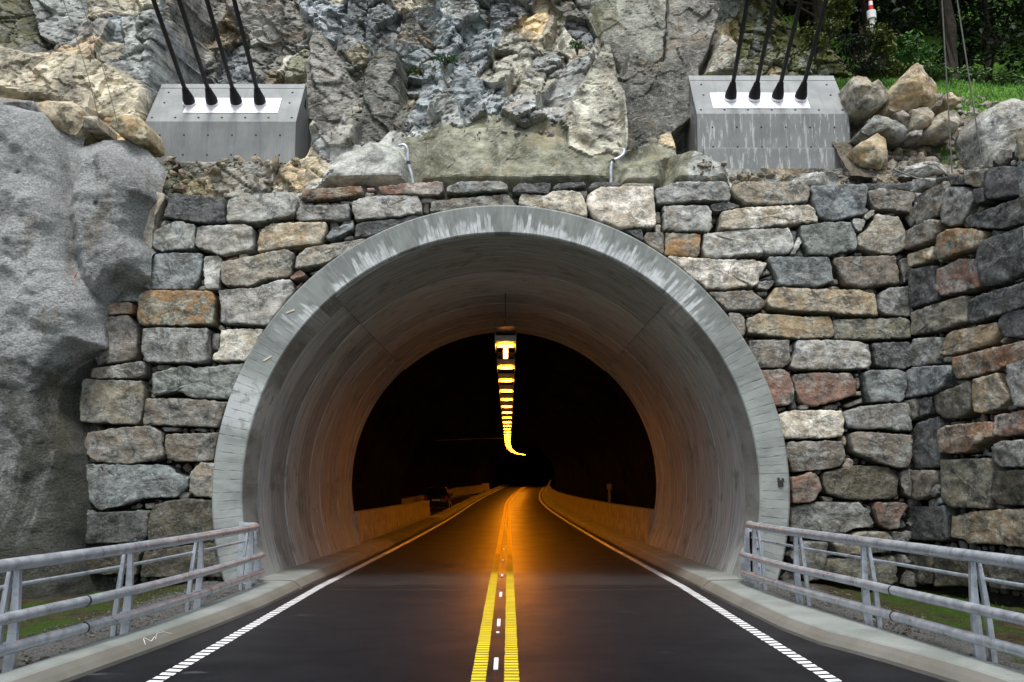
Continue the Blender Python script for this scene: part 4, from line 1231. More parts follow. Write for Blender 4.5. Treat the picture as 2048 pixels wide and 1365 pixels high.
# ------------------------------------------------------------------ dry stone walls
PAL = dict(g=(.235, .24, .235), b=(.175, .20, .212), d=(.075, .08, .085), t=(.30, .28, .235), y=(.38, .325, .235), c=(.56, .52, .44),
           o=(.24, .225, .175), O=(.26, .21, .155), r=(.255, .215, .185), n=(.20, .19, .17), l=(.36, .36, .345), s=(.17, .185, .178), w=(.085, .078, .06), u=(.21, .20, .165))
STAIN = dict(g=((.30, .24, .15), .25), b=((.28, .28, .24), .2), d=((.2, .2, .19), .25), t=((.42, .33, .2), .6), y=((.46, .32, .15), .7), c=((.50, .38, .2), .45),
             o=((.42, .22, .06), .85), O=((.36, .17, .07), .8), r=((.33, .16, .10), .8), n=((.27, .2, .12), .5), l=((.38, .33, .24), .4), s=((.26, .29, .26), .5), w=((.2, .17, .09), .4), u=((.33, .29, .18), .6))

def smooth_outline(pts, seg=.07, rnd=.28, jit=.008, rng=None):
    pts = [np.array(p, float) for p in pts]
    # drop shape to counter-clockwise
    a = sum(p[0] * q[1] - q[0] * p[1] for p, q in zip(pts, pts[1:] + pts[:1]))
    if a < 0: pts = pts[::-1]
    out = []
    n = len(pts)
    for i in range(n):
        p, q, r_ = pts[i - 1], pts[i], pts[(i + 1) % n]
        d1 = np.linalg.norm(p - q); d2 = np.linalg.norm(r_ - q)
        c = min(.035, rnd * min(d1, d2))
        A = q + (p - q) / max(d1, 1e-6) * c; B = q + (r_ - q) / max(d2, 1e-6) * c
        mid = (A + B) / 4 + q / 2
        out += [A, mid, B]
    # resample
    res = []
    n = len(out)
    for i in range(n):
        p, q = out[i], out[(i + 1) % n]; L = np.linalg.norm(q - p)
        k = max(1, int(round(L / seg)))
        for j in range(k): res.append(p + (q - p) * j / k)
    res = [p + np.array([rng.gauss(0, jit), rng.gauss(0, jit)]) for p in res]
    return np.array(res)

def pillow_mesh(pts, T, rng, back=.28, rings=(1, .985, .95, .88, .74, .56, .36, .17), prof=(0, .35, .68, .86, .95, 1, 1, 1), rough=.03, nplanes=4, seg=.07, jit=.008, tilt=.10, mat=None):
    """solid rough stone: outline in (u, v), bulging towards +w; returns mesh centred on its outline and the centre"""
    o = smooth_outline(pts, seg=seg, jit=jit, rng=rng)
    c = o.mean(0); size = min(np.ptp(o[:, 0]), np.ptp(o[:, 1]))
    T = min(T, size * .45)
    N = len(o); L = o - c
    planes = [(rng.uniform(.75, 1.15), rng.uniform(-1, 1) * tilt / max(size, .1), rng.uniform(-1, 1) * tilt / max(size, .1)) for _ in range(nplanes)]
    sd = rng.random() * 100
    V = [(p[0], p[1], -back) for p in L]
    for s, h in zip(rings, prof):
        for p in L:
            x, y = p * s
            top = min(a + b * x + g * y for a, b, g in planes)
            w = h * T * top
            if h > 0.3:
                w += rough * h * (mnoise.fractal(Vector((x * 3.2 + sd, y * 4.5, sd)), .8, 2.1, 4) + .5 * abs(mnoise.noise(Vector((x * 1.3, y * 1.7 + sd, 3.1)))))
            V.append((x, y, w))
    top = min(a for a, b, g in planes)
    V.append((0, 0, T * top + rough * .3))
    F = []
    nr = len(rings) + 1
    for r_ in range(nr - 1):
        for k in range(N):
            k2 = (k + 1) % N
            F.append((r_ * N + k, r_ * N + k2, (r_ + 1) * N + k2, (r_ + 1) * N + k))
    b = (nr - 1) * N
    for k in range(N): F.append((b + k, b + (k + 1) % N, nr * N))
    me = mesh_from(V, F, mat or STONE)
    me.polygons.foreach_set('use_smooth', [True] * len(me.polygons))
    return me, c

def parse(txt):
    out = []
    for L in txt.strip().split('\n'):
        a = L.split(); v = [float(q) for q in a[1:]]
        out.append((a[0], [(v[i], v[i + 1]) for i in range(0, len(v), 2)]))
    return out

def jitter_color(c, rng, a=.12):
    f = rng.uniform(1 - a, 1 + a)
    return tuple(max(0, min(1, q * f * k * rng.uniform(.985, 1.015))) for q, k in zip(c, (.965, 1.0, .99))) + (1,)

CORNER = Vector((7.0715, 15.8, 0)); WD = Vector((.21802, -.97594, 0)); WN = Vector((-.97594, -.21802, 0))
def frame_front(u, v, w=0): return Vector((u, 15.8 - w, v))
def frame_wing(u, v, w=0): return CORNER + WD * u + Vector((0, 0, v)) + WN * w

def build_wall(root, stones, frame, ex, ez, en, seed, scale_px=True):
    rng = random.Random(seed)
    rot = Matrix((ex, ez, en)).transposed().to_4x4()
    for kind, pts in stones:
        o_ = np.array(pts); sz = min(np.ptp(o_[:, 0]), np.ptp(o_[:, 1]))
        small = sz < .17
        # shrink a touch so that joints stay open
        c0 = o_.mean(0); pts2 = []
        for p in o_:
            d = p - c0; L = np.linalg.norm(d); pts2.append(c0 + d * (1 - .001 / max(L, .05)))
        me, c = pillow_mesh(pts2, .045 if small else rng.uniform(.085, .13), rng, seg=.045 if small else .05, jit=.003 if small else .0065,
                            rings=(1, .96, .85, .5) if small else (1, .997, .986, .96, .90, .80, .70, .59, .47, .35, .23, .11), prof=(0, .5, .85, 1) if small else (0, .55, .84, .95, .98, 1, 1, 1, 1, 1, 1, 1), tilt=.16, nplanes=5,
                            rough=.01 if small else .03, back=.22 if small else .34)
        o = link('wedge_stone' if small else 'stone', me, root)
        w = rng.uniform(-.10, -.05) if small else rng.uniform(-.03, .035)
        pos = frame(c[0], c[1], w)
        kind_c = PAL[kind]
        o.matrix_local = Matrix.Translation(pos - Vector(root.location)) @ rot
        gm = sum(kind_c) / 3; o.color = jitter_color([(q * .72 + gm * .28) * 1.22 for q in kind_c], rng)
        st, am = STAIN[kind]; st = [q * .8 + sum(st) / 3 * .2 for q in st]
        o['stain'] = [float(q) for q in st]; o['stain_amount'] = float(am)

def chinking(root, stones, frame, ex, ez, en, region, seed, name, avoid=None):
    """small stones packed into the joints that are left open"""
    rng = random.Random(seed)
    u0, u1, v0, v1 = region; res = .02
    nu = int((u1 - u0) / res); nv = int((v1 - v0) / res)
    U, V = np.meshgrid(u0 + (np.arange(nu) + .5) * res, v0 + (np.arange(nv) + .5) * res)
    D = np.full(U.shape, 9.0); inside = np.zeros(U.shape, bool)
    for kind, pts in stones:
        p = np.array(pts); q = np.roll(p, -1, 0)
        bx = (U > p[:, 0].min() - .3) & (U < p[:, 0].max() + .3) & (V > p[:, 1].min() - .3) & (V < p[:, 1].max() + .3)
        x = U[bx]; y = V[bx]; ins = np.zeros(x.shape, bool); dm = np.full(x.shape, 9.0)
        for (ax, ay), (bx_, by) in zip(p, q):
            c = ((ay > y) != (by > y)) & (x < (bx_ - ax) * (y - ay) / (by - ay + 1e-12) + ax); ins ^= c
            t = np.clip(((x - ax) * (bx_ - ax) + (y - ay) * (by - ay)) / ((bx_ - ax) ** 2 + (by - ay) ** 2 + 1e-12), 0, 1)
            dm = np.minimum(dm, np.hypot(x - ax - t * (bx_ - ax), y - ay - t * (by - ay)))
        D[bx] = np.minimum(D[bx], np.where(ins, 0, dm)); inside[bx] |= ins
    if avoid is not None: D = np.where(avoid(U, V), 0, D)
    m = MB(); cnt = 0; vs = []; fs = []
    while cnt < 400:
        i = np.argmax(D); d = D.flat[i]
        if d < .026: break
        x = U.flat[i]; y = V.flat[i]; r = min(d * .95, .16)
        k = rng.choice((5, 6, 7))
        el = rng.uniform(.75, 1.0)
        if rng.random() < .5 or r > .055:
            b = len(vs); w0 = rng.uniform(-.26, -.15)
            ph = rng.random() * 6
            rr = [r * rng.uniform(.65, 1.2) for _ in range(k)]
            for s, w in ((1, -.12), (1, 0), (.9, .3), (.4, .4)):
                for j in range(k):
                    a = ph + 2 * math.pi * j / k
                    vs.append(tuple(frame(x + math.cos(a) * rr[j] * s, y + math.sin(a) * rr[j] * el * s, w0 + w * r) - Vector(root.location)))
            for s in range(3):
                for j in range(k):
                    j2 = (j + 1) % k; fs.append((b + s * k + j, b + s * k + j2, b + (s + 1) * k + j2, b + (s + 1) * k + j))
            fs.append(tuple(b + 3 * k + j for j in range(k)))
        cnt += 1
        D = np.where(np.hypot(U - x, V - y) < r * 1.25 + .012, np.minimum(D, 0), D)
        D = np.minimum(D, np.maximum(0, np.hypot(U - x, V - y) - r))
    me = mesh_from(vs, fs, STONE, False)
    o = link(name, me, root); o.color = (.25, .25, .24, 1); o['stain'] = [.3, .25, .18]; o['stain_amount'] = .4; o['kind'] = 'stuff'

FS = parse(FRONT_STONES); WS = parse(WING_STONES)
wall = empty('stone_wall', (0, 15.8, 0))
tag(wall, 'tall dry stone wall of mixed grey and tan blocks around the tunnel mouth', 'stone wall')
build_wall(wall, FS, frame_front, (1, 0, 0), (0, 0, 1), (0, -1, 0), 5)
inring = lambda U, V: (np.hypot(U, V - PZC) < ROUT - .02)
edge_l = [(0, -8.3), (2.0, -7.7), (4, -7.6), (5.1, -7.1), (6.9, -6.6)]
chinking(wall, FS, frame_front, (1, 0, 0), (0, 0, 1), (0, -1, 0), (-7.6, 7.05, .1, 6.7), 6, 'chinking', lambda U, V: inring(U, V) | (U < np.interp(V, [0, 2, 4, 5.1, 6.9], [-7.2, -7.2, -7.1, -6.5, -6.4])))
m = MB()
for x0, x1 in ((-8.2, 0), (0, 7.6)):
    pass
# rubble core with the round opening cut out of it
vs = []; fs = []; nA = 64
for j in range(nA + 1):
    a = A0 + (A1 - A0) * j / nA; ca, sa = math.cos(a), math.sin(a)
    r0 = ROUT - .2
    tx = (7.9 if ca > 0 else 8.3) / abs(ca) if abs(ca) > 1e-6 else 1e9
    tz = (6.62 - PZC) / sa if sa > 1e-6 else (1.95 / -sa if sa < -1e-6 else 1e9)
    rr = min(tx, tz)
    for r_, y in ((r0, .32), (rr, .32), (rr, 1.1), (r0, 1.1)): vs.append((r_ * ca, y, PZC + r_ * sa))
for j in range(nA):
    for k in range(4):
        k2 = (k + 1) % 4; fs.append((j * 4 + k, (j + 1) * 4 + k, (j + 1) * 4 + k2, j * 4 + k2))
o = link('rubble_core', mesh_from(vs, fs, DARKCORE), wall)

wing = empty('stone_wall', tuple(CORNER))
tag(wing, 'darker dry stone wing wall at the right edge, turning towards the viewer', 'stone wall')
build_wall(wing, WS, frame_wing, tuple(WD), (0, 0, 1), tuple(WN), 9)
# the wing goes on past the frame with coursed stones of the same kind
rng = random.Random(77); extra = []
v = -.1
while v < 6.9:
    h = rng.uniform(.35, .6); u = 2.74 + rng.uniform(0, .08)
    while u < 7.0:
        w_ = rng.uniform(.4, 1.1)
        if u + w_ > 7.1: w_ = 7.1 - u
        j = lambda: rng.uniform(-.03, .03)
        extra.append((rng.choice('gdnwbtrO'), [(u + .02 + j(), v + .02 + j()), (u + w_ - .02 + j(), v + .02 + j()), (u + w_ - .02 + j(), v + h - .02 + j()), (u + .02 + j(), v + h - .02 + j())]))
        u += w_
        if w_ < .25: break
    v += h
maxu = {}
extra = [e for e in extra if min(p[0] for p in e[1]) > 2.70]
build_wall(wing, extra, frame_wing, tuple(WD), (0, 0, 1), tuple(WN), 10)
chinking(wing, WS + extra, frame_wing, tuple(WD), (0, 0, 1), tuple(WN), (.03, 3.0, .1, 6.7), 16, 'chinking')
m = MB()
b0 = [frame_wing(-.9, z, -w) for z in (-.3, 6.75) for w in (.28, 1.1)] + [frame_wing(7.2, z, -w) for z in (-.3, 6.75) for w in (.28, 1.1)]
m.add([tuple(p - CORNER) for p in b0], [(0, 1, 3, 2), (4, 6, 7, 5), (0, 4, 5, 1), (2, 3, 7, 6), (0, 2, 6, 4), (1, 5, 7, 3)])
m.build('rubble_core', DARKCORE, wing)

# ------------------------------------------------------------------ shotcreted rock on the left
def poly_dist(pts, X, Z):
    p = np.array(pts); q = np.roll(p, -1, 0); ins = np.zeros(X.shape, bool); dm = np.full(X.shape, 1e9)
    for (ax, ay), (bx, by) in zip(p, q):
        c = ((ay > Z) != (by > Z)) & (X < (bx - ax) * (Z - ay) / (by - ay + 1e-12) + ax); ins ^= c
        t = np.clip(((X - ax) * (bx - ax) + (Z - ay) * (by - ay)) / ((bx - ax) ** 2 + (by - ay) ** 2 + 1e-12), 0, 1)
        dm = np.minimum(dm, np.hypot(X - ax - t * (bx - ax), Z - ay - t * (by - ay)))
    return np.where(ins, dm, -dm)
X, Z = np.meshgrid(np.arange(-13, -6.0, .035), np.arange(-.4, 8.6, .035), indexing='ij')
wx = X + .10 * fbm(X * 1.5, Z * 1.5, 3, 41); wz = Z + .10 * fbm(X * 1.5, Z * 1.5, 3, 42)
best = np.full(X.shape, -1e9)
for (rad, T, pts) in SHOTCRETE_LOBES:
    pts = [(pts[i], pts[i + 1]) for i in range(0, len(pts), 2)]
    d = poly_dist(pts, wx, wz)
    t = np.clip(d / rad, 0, 1)
    h = T * 1.0 * np.sqrt(np.clip(1 - (1 - t) ** 2, 0, 1)) + .25 * np.clip(d, -.6, .3) / .3
    best = np.maximum(best, h)
fcl, _ = facets(wx, wz, .9, 55, .5, .35)
lump = .04 * fcl + .14 * fbm(X * .8, Z * .6, 4, 51) + .13 * fbm(X * 2.6, Z * 2.6, 4, 52) + .03 * fbm(X * 12, Z * 12, 3, 53)
Y = 15.85 - best - lump * sstep(0, .4, best)
Y -= .9 * sstep(-8, -12, X)
Pm = np.stack([X, Y, Z], -1)
cell = (best[:-1, :-1] > -.22)
tag(link('shotcrete_rock', grid_mesh(Pm, SHOT, keep=cell)), kind='structure')

# ------------------------------------------------------------------ rock cliff
def Y0(x, z):
    left = 1 - sstep(-7.1, -6.7, x)
    bl = sstep(-7.1, -6.7, x) * (1 - sstep(-3.9, -3.5, x)); br = sstep(3.2, 3.6, x)
    c = np.clip(1 - left - bl - br, 0, 1)
    yl = 16.2 + .45 * (z - 7)
    ybl = 16.3 + sstep(7.6, 8.1, z) * 2.3 + .3 * (z - 7)
    ybr = 16.3 + sstep(7.35, 7.7, z) * 2.5 + .3 * (z - 7)
    yc = 16.2 + .15 * (z - 7) + sstep(7.9, 10.5, z) * 1.5 + np.maximum(0, z - 8) * .2
    return left * yl + bl * ybl + br * ybr + c * yc
RC = dict(G=(.33, .34, .335), B=(.29, .315, .335), D=(.20, .21, .225), W=(.14, .138, .125), T=(.39, .37, .32), Y=(.45, .40, .31), P=(.33, .31, .29), N=(.25, .24, .22), U=(.27, .27, .235),
          L=(.38, .39, .385), C=(.47, .45, .38), S=(.35, .355, .335), V=(.24, .235, .19), M=(.15, .145, .12))
xs = np.arange(-13.5, 9.6, .034); zs = np.arange(6.35, 15.6, .034)
X, Z = np.meshgrid(xs, zs, indexing='ij')
seeds = [l.split() for l in CLIFF_SEEDS.strip().split('\n')]
sx = np.array([float(s[0]) for s in seeds]); sz = np.array([float(s[1]) for s in seeds]); sr = np.array([float(s[3]) for s in seeds])
sc = np.array([RC[s[2]] for s in seeds]); kinds = np.array([s[2] for s in seeds])  # the W seed at the far-left overhang carries its shade as dark colour
rs = np.random.RandomState(12)
s_off = rs.uniform(-.16, .16, len(seeds)); s_a = rs.uniform(-.45, .45, len(seeds)); s_b = rs.uniform(-.35, .35, len(seeds))
smoothk = np.isin(kinds, ['S', 'V'])
flat = sr < .3; s_off[flat] *= .3; s_a[flat] *= .25; s_b[flat] *= .25
s_off[smoothk] = rs.uniform(-.03, .03, smoothk.sum()) - .06; s_a[smoothk] *= .25; s_b[smoothk] *= .25
WX = X + .10 * fbm(X * 2.2, Z * 2.2, 3, 1); WZ = Z + .10 * fbm(X * 2.2, Z * 2.2, 3, 2)
best = np.full(X.shape, 1e9); arg = np.zeros(X.shape, int)
for i in range(len(seeds)):
    d = (WX - sx[i]) ** 2 + (WZ - sz[i]) ** 2
    m_ = d < best; best[m_] = d[m_]; arg[m_] = i
mac = s_off[arg] + s_a[arg] * (X - sx[arg]) + s_b[arg] * (Z - sz[arg])
rough = sr[arg]
# soften roughness over seed borders
f1, id1 = facets(WX * .8 + WZ * .5, WZ * .9 - WX * .4, .62, 21, 1.0, .8); e1 = facets.edge
f2, id2 = facets(WX * .7 - WZ * .6, WZ + WX * .5, .27, 31, 1.0, .8); e2 = facets.edge
f3, id3 = facets(X + .3 * Z, Z * 1.3, .12, 41, 1.0, .7)
disp = mac - (.13 * np.exp(-e1 / .022) + .05 * np.exp(-e2 / .018)) * np.clip(rough * 1.5 - .1, 0, 1) + rough * (.20 * f1 + .10 * f2 + .035 * f3) + .014 * fbm(X * 7, Z * 7, 4, 8) * np.minimum(1, rough * 2)
smooth_m = smoothk[arg]
disp = np.where(smooth_m, disp * .8 + .16 * fbm(X * 1.1, Z * 1.0, 3, 61), disp)
YY = Y0(X, Z) - disp
# central mound pushes forward, big pale block on its right
def bump(cx, cz, rx, rz, a): return a * np.exp(-(((X - cx) / rx) ** 2 + ((Z - cz) / rz) ** 2) ** 1.5)
YY -= bump(1.0, 9.6, 1.5, 1.5, .75) + bump(1.9, 8.9, .75, .8, .35) + bump(-1.1, 8.9, .6, .9, .35)
# recess behind it, on both sides
YY += bump(-2.6, 9.4, .8, 1.1, .4) + bump(3.1, 9.2, .5, 1.2, .45)
YY += sstep(9.8, 10.6, Z) * sstep(1.9, 2.4, X) * .8
# shotcrete apron at the foot is forward
YY = np.where(Z < 7.6, np.minimum(YY, 16.75 + .1 * disp), YY)
# individually shaped faces of the rock
facet_col = np.zeros(X.shape + (3,)); facet_m = np.zeros(X.shape, bool)
for L in CLIFF_FACETS.strip().split('\n'):
    a = L.split(); off, fx, fz, fr = (float(q) for q in a[1:5]); v = [float(q) for q in a[5:]]
    pts = [(v[i], v[i + 1]) for i in range(0, len(v), 2)]
    d = poly_dist(pts, X + .05 * fbm(X * 3, Z * 3, 3, 3), Z + .05 * fbm(X * 3, Z * 3, 3, 4)); xc, zc = np.mean(pts, 0)
    ins = d > 0
    if not ins.any(): continue
    sm = a[0] in 'SV'
    base = 16.35 if sm else float(Y0(np.array(xc), np.array(zc)))
    Yp = base - off + fx * (X - xc) + fz * (Z - zc) - fr * (.20 * f1 + .14 * f2 + .06 * f3) - .012 * fbm(X * 7, Z * 7, 4, 8) + .05 * np.exp(-np.clip(d, 0, 9) / .03) - .35 * disp
    if sm:
        Yp += -.22 * fbm(X * 1.0, Z * .8, 3, 61); wgt = sstep(0, .22, d); YY = YY * (1 - wgt) + Yp * wgt
    else:
        wgt = sstep(0, .10, d); YY = YY * (1 - wgt) + Yp * wgt; facet_m |= ins
    cvar = (1 + .35 * fbm(X * 1.6, Z * 1.2, 4, 75))[..., None] * (.9 + .2 * id2[..., None])
    if sm: cvar = np.clip(1 + 1.6 * fbm(X * 2.0, Z * .8, 5, 71), .45, 1.7)[..., None]
    facet_col = np.where(ins[..., None], np.array(RC[a[0]]) * cvar * (1 if sm else (.8 + .4 * id1[..., None])), facet_col)
    smooth_m = np.where(ins, sm, smooth_m)
# right outcrop ends in a slope
edge = 13.5 - 1.25 * (X - 7.3)
dd = np.minimum(edge - Z, 3)
YY += np.where(X > 5.8, 1.0 * np.exp(-np.clip(dd, -1, 3) / .45) * sstep(5.8, 7.2, X), 0)
keep = ((X < 7.0) | (dd > -.5))[:-1, :-1] & ((X < 6.95) | (Z > 9.2))[:-1, :-1]
CLIFF_Y = YY; NO_RUBBLE = facet_m
colr = sc[arg] * (0.78 + .44 * id1[..., None]) * (0.85 + .3 * id2[..., None])
tint = np.where((id1 > .8)[..., None] & ~smooth_m[..., None], np.array([1.25, 1.05, .8]), 1.0)
colr = np.where(smooth_m[..., None], sc[arg] * (1 + .5 * fbm(X * 2.5, Z * .9, 4, 71)[..., None]), colr * tint)
# stains on the central shotcrete: damp greenish and pale runs
colr = np.array([.965, 1.0, .99]) * np.clip(np.where(facet_m[..., None], facet_col, colr), .02, .7)
Pm = np.stack([X, YY, Z], -1)
me = grid_mesh(Pm, ROCK, smooth=False, keep=keep, col=colr)
used_mask = np.zeros(X.size, bool)
n_, m_ = X.shape; idx = np.arange(n_ * m_).reshape(n_, m_)
q = np.stack([idx[:-1, :-1], idx[:-1, 1:], idx[1:, 1:], idx[1:, :-1]], -1).reshape(-1, 4)[keep.reshape(-1)]
us = np.unique(q)
def fattr(me, name, arr):
    a = me.attributes.new(name, 'FLOAT', 'POINT'); a.data.foreach_set('value', arr.ravel()[us].astype(np.float32))
fattr(me, 'rockbump', np.where(smooth_m, .55, 1.0))
# moss where the rock leans back, stronger on the right outcrop and along ledges
gy = -np.gradient(YY, axis=1) / .034
mossk = np.isin(kinds, ['M', 'V', 'U'])[arg] * .55
fattr(me, 'moss', np.clip(mossk * (kinds[arg] != 'V') + (kinds[arg] == 'V') * .3 + sstep(-.9, -1.6, gy) * .35 * (X > -3) + sstep(4.9, 6.4, X) * .9 * sstep(9.3, 10.2, Z), 0, 1))
tag(link('cliff', me), kind='structure')

# ------------------------------------------------------------------ hillside on the right
def hill_z(x, y):
    s = y - 16.0
    z = 6.95 + np.minimum(s, 4.0) * .97 + np.clip(s - 4.0, 0, 6) * .22 + np.clip(s - 9.0, 0, 60) * 1.0
    z += .25 * fbm(x * .7, y * .7, 4, 81) * sstep(0, 1, s) + .05 * fbm(x * 4, y * 4, 4, 82) - .12 * sstep(9.5, 12, x) * sstep(0, 2, s)
    return z
xs = np.concatenate([np.arange(6.4, 16, .06), np.arange(16, 60, 1.5)]); ys = np.concatenate([np.arange(15.0, 22.5, .06), np.arange(22.5, 75, 1.2)])
X, Yg = np.meshgrid(xs, ys, indexing='ij')
Zg = np.where(Yg < 16.0, 6.55 + .3 * sstep(15.4, 16, Yg), hill_z(X, np.maximum(Yg, 16.0)))
# fine rubble texture
f, _ = facets(X, Yg, .22, 91, 1, .8)
Zg += .045 * f * sstep(20.4, 19, Yg)
grass = sstep(18.1, 19.0, Yg + .35 * np.minimum(X - 9, 1.5) + .8 * fbm(X * .8, Yg * .8, 3, 92))
# below y=16 the sheet only backs the wing wall
kp = ~((Yg < 16.3) & (X < CORNER.x + WD.x * np.maximum(0, (15.8 - Yg)) / .976 + .35))[:-1, :-1]
Pm = np.stack([X, Yg, Zg], -1)
idx = np.arange(X.size).reshape(X.shape)
q = np.stack([idx[:-1, :-1], idx[:-1, 1:], idx[1:, 1:], idx[1:, :-1]], -1).reshape(-1, 4)[kp.reshape(-1)]; us = np.unique(q)
me = grid_mesh(Pm, SLOPE, smooth=False, keep=kp)
fattr(me, 'grass', grass)
tag(link('hillside', me), kind='structure')
# terrain behind and above the cliff (closes the hill)
xs = np.linspace(-70, 7.5, 40); ys = np.linspace(20.5, 75, 30)
X, Yg = np.meshgrid(xs, ys, indexing='ij')
Zg = 15.0 + (Yg - 20.5) * .5 + .8 * fbm(X * .1, Yg * .1, 3, 5)
Zg[:, 0] = 14
tag(link('hilltop', grid_mesh(np.stack([X, Yg, Zg], -1), mat_simple('hilltop_soil', (.06, .07, .03), .95, bump=0))), kind='structure')
# side faces of the hill beyond the frame, left and right
vs = [(-13.4, 15.2, -.4), (-13.4, 17.5, 6.4), (-13.4, 20.5, 15.6), (-70, 15.2, -.4), (-70, 17.5, 6.4), (-70, 20.5, 15.6)]
tag(link('hill_flank', mesh_from(vs, [(0, 1, 4, 3), (1, 2, 5, 4)], mat_simple('flank_rock', (.16, .16, .145), .9, nscale=.5, var=.4, bump=.8, bscale=2, bdist=.3))), kind='structure')
vs = [(8.6, 8.8, -.4), (8.75, 8.8, 6.6), (60, 8.8, -.4), (60, 8.8, 6.6), (60, 16, 6.6), (8.2, 15, 6.6)]
tag(link('hill_flank', mesh_from(vs, [(0, 2, 3, 1), (1, 3, 4, 5)], bpy.data.materials['flank_rock'])), kind='structure')

# boulders
BL = [
 'squat tan boulder with a dark shoulder just right of the right anchor block',
 'largest tan boulder with a pointed top, above the right-hand rubble slope',
 'small narrow brown rock wedged right of the pointed tan boulder',
 'small tan cracked rock at the foot of the green grass',
 'slanting pale grey boulder leaning across the slope right of the right anchor block',
 'rounded boulder with a pale face touching the lower right of the right anchor block',
 'small brown boulder tucked under the pointed tan boulder',
 'tan and grey boulder in the middle of the right slope, above the tuft of grass',
 'upright egg-shaped boulder with a pale spot in the middle of the right slope',
 'huge pale grey boulder at the right edge above the wing wall',
 'small grey rock sitting in the tuft of grass on the right slope',
 'flat white-grey rock on top of the right wall corner',
 'low broad pale rock lying on the wall in front of the right anchor block',
 'tan boulder with a grey stripe on top of the sprayed rock at the left',
 'small squarish tan rock between the two boulders left of the left anchor block',
 'wedge-shaped tan boulder touching the left anchor block',
 'flat tan slab capping the sprayed rock at the left edge']
rng = random.Random(3)
for i, L in enumerate(BOULDERS.strip().split('\n')):
    a = L.split(); k = a[0]; Yb = float(a[1]); T = float(a[2]); v = [float(q) for q in a[3:]]
    pts = [(v[j], v[j + 1]) for j in range(0, len(v), 2)]
    me, c = pillow_mesh(pts, T, rng, back=.9, rings=(1, .97, .92, .84, .74, .62, .48, .34, .18), prof=(0, .42, .68, .84, .93, .98, 1, 1, 1), rough=.05, nplanes=6, seg=.05, jit=.008, tilt=1.5)
    o = link('boulder', me); 
    o.matrix_world = Matrix.Translation((c[0], Yb, c[1])) @ Matrix(((1, 0, 0), (0, 0, -1), (0, 1, 0))).to_4x4()
    o.color = jitter_color([q * 1.3 for q in PAL[k]], rng, .08); st, am = STAIN[k]; o['stain'] = [float(q) for q in st]; o['stain_amount'] = float(am)
    tag(o, BL[i], 'boulder')

# loose rubble (uncountable)
def rubble(name, fn, n, smin, smax, color, seed, label):
    rng = random.Random(seed); vs = []; fs = []
    bmx = bmesh.new(); bmesh.ops.create_icosphere(bmx, subdivisions=1, radius=1)
    base = [v.co.copy() for v in bmx.verts]; bf = [tuple(v.index for v in f.verts) for f in bmx.faces]; bmx.free()
    for _ in range(n):
        p = fn(rng)
        if p is None: continue
        s = smin * (smax / smin) ** (rng.random() ** 2.2)
        rot = Matrix.Rotation(rng.random() * 6.28, 3, (rng.uniform(-1, 1), rng.uniform(-1, 1), 1.0))
        sc_ = (s * rng.uniform(.7, 1.5), s * rng.uniform(.7, 1.3), s * rng.uniform(.45, .9))
        b = len(vs)
        for c in base:
            k = rng.uniform(.72, 1.18); v = rot @ Vector((c.x * sc_[0] * k, c.y * sc_[1] * k, c.z * sc_[2] * k)); vs.append(tuple(v + Vector(p)))
        fs += [tuple(q + b for q in f) for f in bf]
    o = link(name, mesh_from(vs, fs, STONE)); o.color = color; o['stain'] = [.36, .29, .19]; o['stain_amount'] = .5
    tag(o, label, 'rubble', kind='stuff'); return o
def on_hill(rng):
    x = rng.uniform(6.8, 11.5); y = 16.1 + 3.2 * rng.random() ** 1.6
    return (x, y, float(hill_z(np.array(x), np.array(y))) + .01)
rubble('rubble', on_hill, 1500, .02, .16, (.25, .235, .205, 1), 1, 'loose broken stones scattered over the slope right of the right anchor block')
def on_cliff(x0, x1, z0, z1):
    def fn(rng):
        x = rng.uniform(x0, x1); z = z0 + (z1 - z0) * rng.random()
        i = int((x + 13.5) / .034); j = int((z - 6.35) / .034)
        return None if NO_RUBBLE[i, j] else (x, float(CLIFF_Y[i, j]) - .02, z)
    return fn
rubble('rubble', on_cliff(-6.9, -3.6, 6.7, 7.9), 110, .02, .16, (.29, .25, .19, 1), 2, 'tan broken stones on the ledge below the left anchor block')
rubble('rubble', on_cliff(3.4, 6.9, 6.8, 7.5), 260, .02, .11, (.24, .22, .185, 1), 3, 'grey broken stones on the ledge below the right anchor block')
rubble('rubble', on_cliff(-3.3, 2.4, 7.9, 10.6), 420, .015, .08, (.27, .275, .28, 1), 5, 'small broken grey stones lodged all over the fractured mound in the middle of the cliff')
def gravel(rng):
    s = rng.choice((-1, 1)); y = rng.uniform(4.5, 15.4); x = interp(KO_L if s < 0 else KO_R, y) + .02 + 1.5 * rng.random() ** 1.6
    z = .085 - .16 * float(sstep(4.6, 6.2, np.array(x)))
    return (s * x, y, z + .01)
rubble('gravel', gravel, 5200, .008, .028, (.11, .11, .108, 1), 4, 'grey gravel strewn behind the kerbs on both sides of the road')

